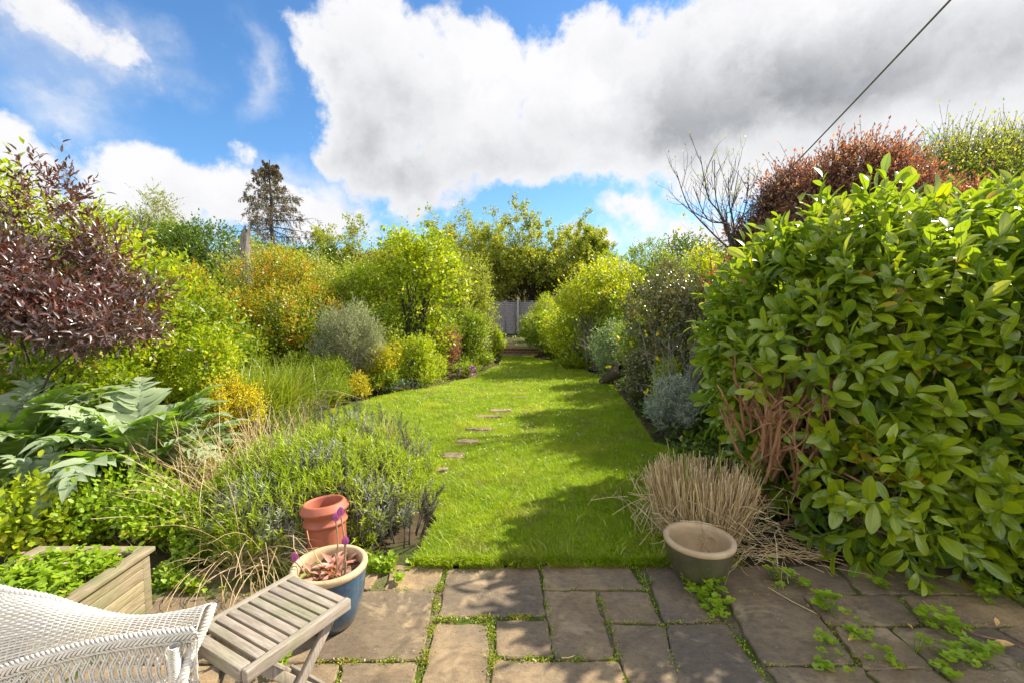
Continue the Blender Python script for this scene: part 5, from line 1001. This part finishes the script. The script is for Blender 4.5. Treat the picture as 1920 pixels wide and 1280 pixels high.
def conifer():
    rg = seeded(270); Y = 30.0; c = D(516, 600, Y); top = D(514, 300, Y).z; t = root('spruce_tree', 'ragged brownish spruce standing tall above the left border', 'tree', (c.x, Y, 0))
    z = np.linspace(0, top, 12); P = np.c_[rg.normal(0, .03, 12), rg.normal(0, .03, 12), z]; mesh_obj('trunk', [tubes(P[None], np.linspace(.26, .03, 12)[None], 9)], M['bark_dark'], t)
    S, Dd, Ln = [], [], []; zz_ = top * .36
    while zz_ < top * .985:
        f = (top - zz_) / (top * .64); ln = .25 + 4.5 * f ** .95; n = rg.integers(4, 7); a0 = rg.uniform(0, 6.28)
        for k in range(n):
            if rg.random() < .16: continue
            a = a0 + k * 6.283 / n + rg.normal(0, .2); S.append([0, 0, zz_ + rg.normal(0, .06)]); Dd.append([math.cos(a), math.sin(a), .12 - .30 * f]); Ln.append(ln * rg.uniform(.62, 1.12))
        zz_ += .36 + .24 * f
    S, Dd, Ln = np.array(S, float), nrm(np.array(Dd)), np.array(Ln)
    lv = grow(rg, S, Dd, Ln, .012 + .012 * Ln, [dict(K=9, wob=.05, grav=.02, n=11, ang=55, lr=.26, rr=.5, lift=-.30, **{'from': .2}), dict(K=5, wob=.1, grav=-.14, n=5, ang=45, lr=.6, lift=-.5), dict(K=4, wob=.1, grav=-.2)])
    mesh_obj('branches', [tubes(P, Rk, 4) for P, Rk in lv[:2]], M['bark_dark'], t)
    for l_, k_, nm in ((lv[1], 6, 'needles'), (lv[2], 4, 'needle_sprays')):
        P, _ = l_; d = P[:, -1] - P[:, 0]; mesh_obj(nm, shoots_to_leaves(rg, P[:, 0], nrm(d), np.linalg.norm(d, axis=1) * 1.1, k_, .13, .045, 55, 20, 'simple'), Lm['conifer'], t)
conifer()
# dead snag
def snag():
    rg = seeded(275); Y = 12.0; c = D(466, 600, Y); H = D(468, 425, Y).z; t = root('dead_tree_trunk', 'broken grey tree trunk standing in the left border', 'tree trunk', (c.x, Y, 0))
    z = np.linspace(0, H, 16); P = np.c_[.05 * np.sin(z * 1.3), .03 * np.sin(z), z]; P[-3:, 0] += [.02, .06, .13]; rr = np.interp(z, [0, H * .9, H * .97, H], [.15, .11, .10, .07]); n = 16; V, F, _ = tubes(P[None], rr[None], n); V = V + rg.normal(0, .012, V.shape); V[-n:, 2] += rg.uniform(-.16, .08, n)
    mesh_obj('trunk', [(V, F, 0), tubes(np.array([[[.0, 0, H * .72], [-.12, 0, H * .84], [-.16, 0, H * .88]]]), np.array([[.05, .05, .03]]), 8)], M['bark_grey'], t)
    b = np.tile([0, 0, H * .5], (14, 1)); lv = grow(rg, b, nrm(rg.normal(0, .4, (14, 3)) + [0, 0, 1]), np.full(14, 1.5), np.full(14, .012), [dict(K=6, wob=.1, grav=.03, n=4, ang=25, lr=.5), dict(K=5, wob=.1, grav=0)]); mesh_obj('twigs', [tubes(*l, 4) for l in lv], M['bark_grey'], t)
snag()
def log():
    rg = seeded(276); a = np.array(G(1128, 720)) + [0, 0, .06]; b = np.array(D(1172, 688, 8.9)); K = 10; t_ = np.linspace(0, 1, K)[:, None]; P = a * (1 - t_) + b * t_; V, F, _ = tubes(P[None], np.linspace(.06, .16, K)[None], 14); V += rg.normal(0, .01, V.shape)
    tag(mesh_obj('tree_stump', [(V, F, 0)], M['bark']), 'leaning old brown log at the shaded lawn edge', 'log')
log()

# ------------------------------------------------------------------ end of the garden: steps, terrace, fence, houses
def brickmat():
    m, T = mat_new('brick'); v = T.new('ShaderNodeTexCoord').outputs['Object']; sp = T.new('ShaderNodeSeparateXYZ'); T.put(sp.inputs[0], v); cb = T.new('ShaderNodeCombineXYZ'); T.put(cb.inputs[0], T.math('ADD', sp.outputs[0], sp.outputs[1])); T.put(cb.inputs[1], sp.outputs[2])
    b = T.new('ShaderNodeTexBrick'); T.put(b.inputs['Vector'], cb.outputs[0]); b.inputs['Color1'].default_value = (.30, .11, .07, 1); b.inputs['Color2'].default_value = (.22, .085, .055, 1); b.inputs['Mortar'].default_value = (.35, .31, .26, 1)
    b.inputs['Scale'].default_value = 1; b.inputs['Brick Width'].default_value = .225; b.inputs['Row Height'].default_value = .075; b.inputs['Mortar Size'].default_value = .008; finish(T, principled(T, b.outputs['Color'], .9, .2)); return m
M['brick'] = brickmat(); M['fencewood'] = barkmat('fence_boards', (.17, .155, .15), (.36, .335, .32), 6, (.25, 1, 3)); M['concrete'] = plain('concrete_post', (.40, .37, .32), .9, .2, .2, 12, .3); M['whitepaint'] = plain('white_frame', (.75, .75, .73), .5, .4, .05)
M['glass'] = plain('window_glass', (.05, .06, .07), .08, .8, .3, 2); M['tiles'] = plain('roof_tiles', (.20, .10, .075), .85, .2, .3, 6, .3)
st = root('garden_step', 'low brick step up to the terrace at the end of the lawn', 'steps', (G(968, 655).x, 15.9, 0))
bevel(mesh_obj('riser', [box((0, 0, .10), (1.5, .22, .26))], M['brick'], st), .01); bevel(mesh_obj('tread', [box((0, -.25, .035), (1.4, .36, .05)), box((0, .02, .248), (1.6, .34, .035))], M['stone'], st), .008)
struct(mesh_obj('terrace', [box((0, 21.3, .02), (26, 10.6, .42))], M['soil']))
fz = .23
def fence_panel(x, first):
    t = root('garden_fence', '', 'fence', (x, 24.6, fz)); n = 17
    ch = []
    for k in range(n):
        V, F, _ = box((0, 0, 0), (1.80, .008, .125)); V = V @ np.array(Matrix.Rotation(R(7), 3, 'X')).T; ch.append((V + [0, 0, .08 + k * .1], F, 0))
    mesh_obj('boards', ch, M['fencewood'], t)
    mesh_obj('battens', [box((s, -.022, .90), (.045, .025, 1.76)) for s in (-.87, -.32, .32, .87)], M['fencewood'], t); mesh_obj('cap_rail', [box((0, 0, 1.80), (1.84, .06, .03))], M['fencewood'], t); return t
bedcover('terrace_plants', 'yellow green low plants on the terrace beyond the step', [(-4, 16.6), (6, 16.6), (7, 24), (-5, 24)], 3000, .30, .10, .06, 'mid', 'simple', 290, 5)
x0 = D(971, 600, 24.6).x
labs = ['grey slatted fence panel filling the gap between the bushes', 'grey fence panel right of the concrete post, mostly behind the clipped bush', 'grey fence panel hidden behind the olive yellow tree', 'grey fence panel behind the blue green shrub']
for i, (k, lb) in enumerate(zip((-1, 0, -2, 1), labs)):
    f = fence_panel(x0 + .98 + k * 1.95 + .0, i == 0); f['label'] = lb; f['group'] = 'panels of the end fence'
for k in (0, -1, 1): 
    q_ = mesh_obj('fence_post', [box((0, 0, 1.0), (.11, .11, 2.0)), box((0, 0, 2.01), (.09, .09, .04))], M['concrete']); q_.location = (x0 + k * 1.95, 24.58, fz)
    tag(q_, {0: 'pale concrete fence post right of the visible grey panel', -1: 'concrete fence post behind the olive yellow tree', 1: 'concrete fence post behind the clipped bush'}[k], 'fence post', 'posts of the end fence'); bevel(q_, .012)
def house(label, x0, x1, y, z1, roof, wins, dpt=6, seed=1, chim=None):
    t = root('brick_house', label, 'house', ((x0 + x1) / 2, y + dpt / 2, 0)); w = x1 - x0; mesh_obj('wall', [box((0, 0, z1 / 2), (w, dpt, z1))], M['brick'], t, smooth=False)
    if roof:
        V = np.array([[-w / 2 - .3, -dpt / 2 - .35, z1], [w / 2 + .3, -dpt / 2 - .35, z1], [w / 2 + .3, dpt / 2 + .35, z1], [-w / 2 - .3, dpt / 2 + .35, z1], [-w / 2 - .3, 0, z1 + roof], [w / 2 + .3, 0, z1 + roof]]); mesh_obj('roof', [(V, np.array([[0, 1, 5, 4], [2, 3, 4, 5], [0, 3, 2, 1]]), 0), (V, np.array([[0, 4, 3], [1, 2, 5]]), 0)], M['tiles'], t, smooth=False)
    else: mesh_obj('roof', [box((0, 0, z1 + .12), (w + .5, dpt + .5, .22))], M['whitepaint'], t, smooth=False)
    for wx, wz, ww, wh in wins:
        f = mesh_obj('window', [box((wx + s * ww / 2, -dpt / 2 - .03, wz), (.09, .08, wh + .09)) for s in (-1, 0, 1)] + [box((wx, -dpt / 2 - .035, wz + s * wh / 2), (ww - .092, .07, .09)) for s in (-1, 1)], M['whitepaint'], t, smooth=False); mesh_obj('pane', [box((wx, -dpt / 2 - .012, wz), (ww - .05, .02, wh - .05))], M['glass'], f, smooth=False)
    return t
house('red brick house with white windows glimpsed through the fruit tree', -3.5, 6.5, 40, 4.7, 1.2, [(-.2, 3.7, 1.5, 1.2), (2.2, 3.7, 1.5, 1.2), (-3.2, 3.7, 1.2, 1.2), (.6, 1.5, 1.8, 1.3), (-2.8, 1.5, 1.6, 1.3)])
pr = D(716, 470, 28); house('flat roofed brick building peeping out left of the hazel', pr.x - 3.2, pr.x, 28, pr.z - .25, 0, [(1.0, 3.4, 1.0, 1.1), (-1.0, 3.4, 1.0, 1.1)], 4)
for i, (px, top, Y, w, lf, lab) in enumerate([(455, 590, 8.2, 130, 'mid', 'ragged green shrub behind the tall grass clump'), (600, 600, 9.0, 120, 'mid', 'green shrub rising left of the silver olive like bush'), (705, 560, 9.9, 110, 'mid', 'green shrub between the silver bush and the hazel'), (825, 575, 12.0, 90, 'mid', 'green shrub joining the hazel to the end bushes'), (540, 560, 8.9, 110, 'orange', 'small orange flushed shrub in the middle of the left bank'),
        (470, 505, 9.6, 120, 'orange', 'orange flushed shrub at the foot of the broken trunk'), (610, 465, 12.5, 140, 'airy', 'pale twiggy shrub above the berberis'), (1150, 560, 11.0, 90, 'mid', 'green shrub under the golden tree'), (1215, 560, 8.4, 90, 'mid', 'green shrub between golden tree and glossy bush'), (260, 560, 5.6, 130, 'lime', 'lime green shrub tangled into the purple elder')]):
    shrub('border_shrub', lab, 'shrub', px, top, Y, w, lf, .06, .036, 400 + i, 1.1, 'dia', .45, nl=12, k=6, shoot=.26, stems=4, sr=.01, lump=.32, spike=.35)
crown_tree('garden_tree', 'leafy light green tree hanging over the end fence', 1000, 455, 27.5, 250, 'airy', .15, .09, 420, 1.0, base=1.6, nl=22, shoot=.6)
# background hedge belt
for i, (x, y, w, h, lf, lab) in enumerate([(-12, 13, 6, 4.0, 'mid', 'tall green shrub behind the purple elder'), (-9, 18, 6, 4.2, 'darkgreen', 'dark green tree line shrub behind the snag'), (-4.2, 17.5, 4.2, 3.4, 'mid', 'green shrub behind the hazel'), (9, 19, 6, 4.6, 'mid', 'green background shrub beyond the dark hedge'), (-16, 22, 8, 5.6, 'darkgreen', 'big dark background shrub at the left'), (14, 15, 7, 6, 'mid', 'big background shrub behind the right hand trees'), (-6.6, 12.6, 3.2, 2.9, 'darkgreen', 'dark shrub behind the berberis')]):
    px_ = x / y * FOC + 960; tp_ = 640 - FOC * math.tan(math.atan((h - CAMH) / y) + PITCH); shrub('background_shrub', lab, 'shrub', px_, tp_, y, w / y * FOC, lf, .13, .085, 280 + i, 1.0, 'simple', .4, nl=14, k=6, shoot=.35, stems=8, sr=.03, rxy=w * .3)

# ------------------------------------------------------------------ clothes line
P0 = np.array(pix_dir(1850, -88)) * 1.62 + [0, 0, CAMH]; a = np.array(D(1768, 0, 1.9)); b = np.array(D(1278, 508, 9.3)); dirn = a - b; P0 = a + dirn * .12; tt_ = np.linspace(0, 1, 24)[:, None]; Pw = b * (1 - tt_) + P0 * tt_; Pw[:, 2] -= .10 * np.sin(tt_[:, 0] * math.pi)
tag(mesh_obj('washing_line', [tubes(Pw[None], .0042, 8)], plain('line_rope', (.20, .17, .14), .7, .3, .2, 200)), 'taut grey brown line running from the upper right down behind the laurel', 'washing line')
# post that carries its far end
q_ = mesh_obj('line_post', [tubes(np.array([[[b[0], b[1], -.05], [b[0], b[1], b[2] + .05]]]), .03, 10)], M['bark_grey']); tag(q_, 'slim wooden post hidden in the shrubs carrying the far end of the line', 'post')

# ------------------------------------------------------------------ weeds on the patio
def weed(label, px, py, r, n, seed, L=.034, h=.09, leaf='herb', stems=True, name='herb_clump', tpl='lobed'):
    n = max(5, int(n * .52)); r *= .8; rg = seeded(seed); c = G(px, py); t = root(name, label, 'weed', (c.x, c.y, 0)); b = np.c_[rg.normal(0, r * .25, (n, 2)), np.full(n, -.02)]; e = np.c_[rg.normal(0, r * .5, (n, 2)), h * rg.uniform(.25, 1, n)]
    mid = (b + e) / 2 + [0, 0, .012]; mesh_obj('stems', [tubes(np.stack([b, mid, e], 1), .0011, 3)], M['stem_green'], t)
    k = 3; Q = np.repeat(e, k, 0); a = np.repeat(rg.uniform(0, 6.28, n), k) + np.tile(np.arange(k) * 2.1, n); d = np.c_[np.cos(a), np.sin(a), np.full(n * k, .12)]; s = rg.uniform(.7, 1.2, n * k)
    mesh_obj('foliage', leaves(Q, d, nrm(rg.normal(0, .25, Q.shape) + [0, 0, 1]), L * s, L * s * 1.05, tpl), Lm[leaf], t); return t
weed('dense clump of lobed green leaves at the foot of the olive pot', 1320, 1112, .15, 75, 301, .036, .11)
weed('trailing leafy clump just below the olive pot clump', 1342, 1140, .11, 45, 302, .034, .07)
weed('herb sprig growing between slabs right of the olive pot', 1455, 1088, .09, 18, 303, .036, .10); weed('herb sprig beside the straw and laurel', 1487, 1098, .08, 16, 304, .036, .08)
weed('bright herb clump in the middle joint of the right hand paving', 1558, 1152, .10, 26, 305, .038, .11); weed('low herb clump with a red leaf further down that joint', 1600, 1196, .09, 20, 306, .034, .06)
weed('small weed by itself on the large dark slab', 1540, 1212, .05, 7, 307, .034, .07); weed('herb clump above the right hand slab crossing', 1742, 1170, .12, 30, 308, .036, .10); weed('herb clump right of that crossing', 1780, 1190, .08, 18, 309, .036, .07)
weed('long row of lobed leaves in the lower right joint', 1790, 1240, .12, 32, 310, .037, .08); weed('leafy row continuing towards the right edge', 1840, 1232, .10, 24, 311, .036, .07); weed('herb clump near the bottom edge on the right', 1770, 1262, .08, 16, 312, .034, .06)
weed('weeds in the joint at the bottom right of the large slab', 1550, 1250, .10, 20, 313, .030, .05); weed('shaded clump under the laurel at the right', 1850, 1130, .12, 26, 314, .038, .10); weed('clump in the shade at the right edge of the paving', 1900, 1130, .10, 22, 315, .038, .10)
weed('clump beneath the lowest laurel leaves', 1725, 1115, .10, 20, 316, .036, .08); weed('small leafy weed between the first slabs by the blue pot', 748, 1090, .05, 16, 317, .026, .05); weed('blue flowered weed under the slatted table', 525, 1258, .06, 26, 318, .026, .07)
weed('weeds where the laurel meets the paving corner', 1655, 1105, .07, 14, 319, .034, .06); weed('tiny herb seedling at the bottom centre right', 1655, 1240, .08, 16, 320, .030, .05)
rg = seeded(330); Pm = []
def along(pts, n, w, z=-.012):
    pts = np.array([tuple(G(*p))[:2] for p in pts]); s = np.r_[0, np.cumsum(np.linalg.norm(np.diff(pts, axis=0), axis=1))]; u = rg.random(n) * s[-1]
    cl = np.sin(u * 34 + rg.uniform(0, 6)) + np.sin(u * 83) * .6 + rg.normal(0, .7, n); u = u[cl > .15]
    q_ = np.c_[np.interp(u, s, pts[:, 0]), np.interp(u, s, pts[:, 1])] + rg.normal(0, w, (len(u), 2)); Pm.append(np.c_[q_, np.full(len(q_), z)])
for a_ in [([(838, 1062), (820, 1110), (812, 1165), (797, 1235), (770, 1330)], 1900, .016), ([(815, 1160), (880, 1157), (1022, 1155)], 1300, .013), ([(918, 1168), (922, 1235), (915, 1330)], 1200, .015), ([(925, 1234), (1040, 1235), (1160, 1236)], 1100, .011), ([(595, 1240), (700, 1238), (790, 1238)], 900, .012),
           ([(1012, 1062), (1021, 1105), (1033, 1160), (1040, 1230)], 420, .008), ([(1117, 1108), (1142, 1165), (1165, 1240), (1195, 1330)], 750, .011), ([(1018, 1103), (1110, 1103), (1205, 1104)], 260, .007), ([(1188, 1060), (1215, 1108), (1242, 1168), (1285, 1330)], 720, .011), ([(1137, 1166), (1240, 1167), (1355, 1166)], 360, .009),
           ([(640, 1250), (620, 1330)], 200, .01), ([(718, 1106), (830, 1104)], 300, .010), ([(1360, 1166), (1440, 1280), (1480, 1330)], 480, .010), ([(1425, 1086), (1530, 1150), (1615, 1245)], 420, .014), ([(1430, 1246), (1590, 1246), (1750, 1250), (1960, 1250)], 700, .012), ([(1560, 1174), (1740, 1174), (1900, 1174)], 450, .010), ([(1680, 1112), (1760, 1250), (1850, 1330)], 420, .012),
           ([(840, 1060), (1010, 1058), (1240, 1058)], 400, .012), ([(1360, 1114), (1600, 1114), (1800, 1114)], 160, .009), ([(720, 1075), (700, 1105), (560, 1105), (430, 1115)], 260, .02)]: along(*a_)
Pm = np.concatenate(Pm); n = len(Pm); Pm[:, 2] += rg.uniform(0, .020, n)
o = mesh_obj('joint_weeds', leaves(Pm, nrm(rg.normal(0, 1, (n, 3)) + [0, 0, .5]), nrm(rg.normal(0, .5, (n, 3)) + [0, 0, 1]), rg.uniform(.006, .017, n), rg.uniform(.004, .010, n), 'dia'), Lm['moss']); tag(o, 'moss and tiny weeds growing in the paving joints', 'moss', kind='stuff')
# grass tuft, twig and leaves lying on the slabs
tuft('grass_tuft', 'little tuft of long grass in the right hand paving', 1720, 1215, G(1720, 1222).y, 10, .12, 340, 'blade', .008, .006, .5, 'grass tuft')
tuft('grass_tuft', 'dry yellow tuft of grass in the joint left of the olive pot', 1212, 1090, G(1212, 1092).y, 26, .06, 341, 'blade', .012, .004, .5, 'grass tuft')
tw_ = np.array([G(1795, 1172, .012), G(1835, 1190, .02), G(1880, 1200, .012), G(1935, 1220, .01)]); tag(mesh_obj('twig', [tubes(spl(tw_, np.linspace(0, 3, 14))[None], np.linspace(.0045, .002, 14)[None], 6)], M['stem_tan']), 'thin brown twig lying on the slabs at the right edge', 'twig')
dl = plain('dead_leaf', (.62, .38, .13), .6, .3, .3, 60)
for i, (px, py, a, L, lb) in enumerate([(1858, 1210, -.4, .085, 'curled tan dead leaf on the slab beside the twig'), (1868, 1172, .9, .05, 'small orange dead leaf above the twig'), (1590, 1200, .3, .03, 'tiny red leaf among the herbs in the paving'), (1712, 1178, 2, .03, 'scrap of dead leaf beside the herb clump')]):
    g_ = np.array(G(px, py, .012)); tag(mesh_obj('fallen_leaf', leaves(g_[None], np.array([[math.cos(a), math.sin(a), .15]]), np.array([[.3, -.3, 1.0]]), L, L * .5, tpl_oval(((.15, .6), (.4, 1), (.7, .8)), .45, -.25)), dl), lb, 'leaf')
for i, (px, py, qx, qy, lb) in enumerate([(1440, 1100, 1532, 1150, 'long pale straw lying across the slabs beside the herbs'), (1730, 1125, 1770, 1158, 'short straw lying under the laurel edge'), (1053, 1232, 1078, 1228, 'bit of straw in the joint between the centre slabs')]):
    tag(mesh_obj('straw_stalk', [tubes(np.array([G(px, py, .01), G((px + qx) / 2, (py + qy) / 2 + 2, .014), G(qx, qy, .008)])[None], .0024, 5)], M['straw']), lb, 'straw')
# daisies
rg = seeded(350); n = 420; pl_ = np.array(lawn); x0_, y0_ = pl_.min(0); x1_, y1_ = pl_.max(0); p = np.c_[rg.uniform(x0_, x1_, 9000), 4.2 + 10 * rg.random(9000) ** 1.2]; p = p[inside(p, lawn)]
ok = (np.sin(p[:, 0] * 2.2 + 1) * np.sin(p[:, 1] * 1.3) + rg.normal(0, .5, len(p))) > .35; p = p[ok][:n]; n = len(p); b = np.c_[p, rg.uniform(.045, .07, n)]
tag(mesh_obj('lawn_daisies', leaves(np.repeat(b, 3, 0) - [.008, 0, 0], np.tile([1., 0, .02], (n * 3, 1)), nrm(np.tile([[0, -.5, 1.], [.4, -.4, 1], [-.4, -.4, 1]], (n, 1))),         .013, .012, 'dia'), plain('daisy_white', (.78, .78, .74), .5, .3, .05)), 'white daisies scattered through the lawn', 'daisies', kind='stuff')
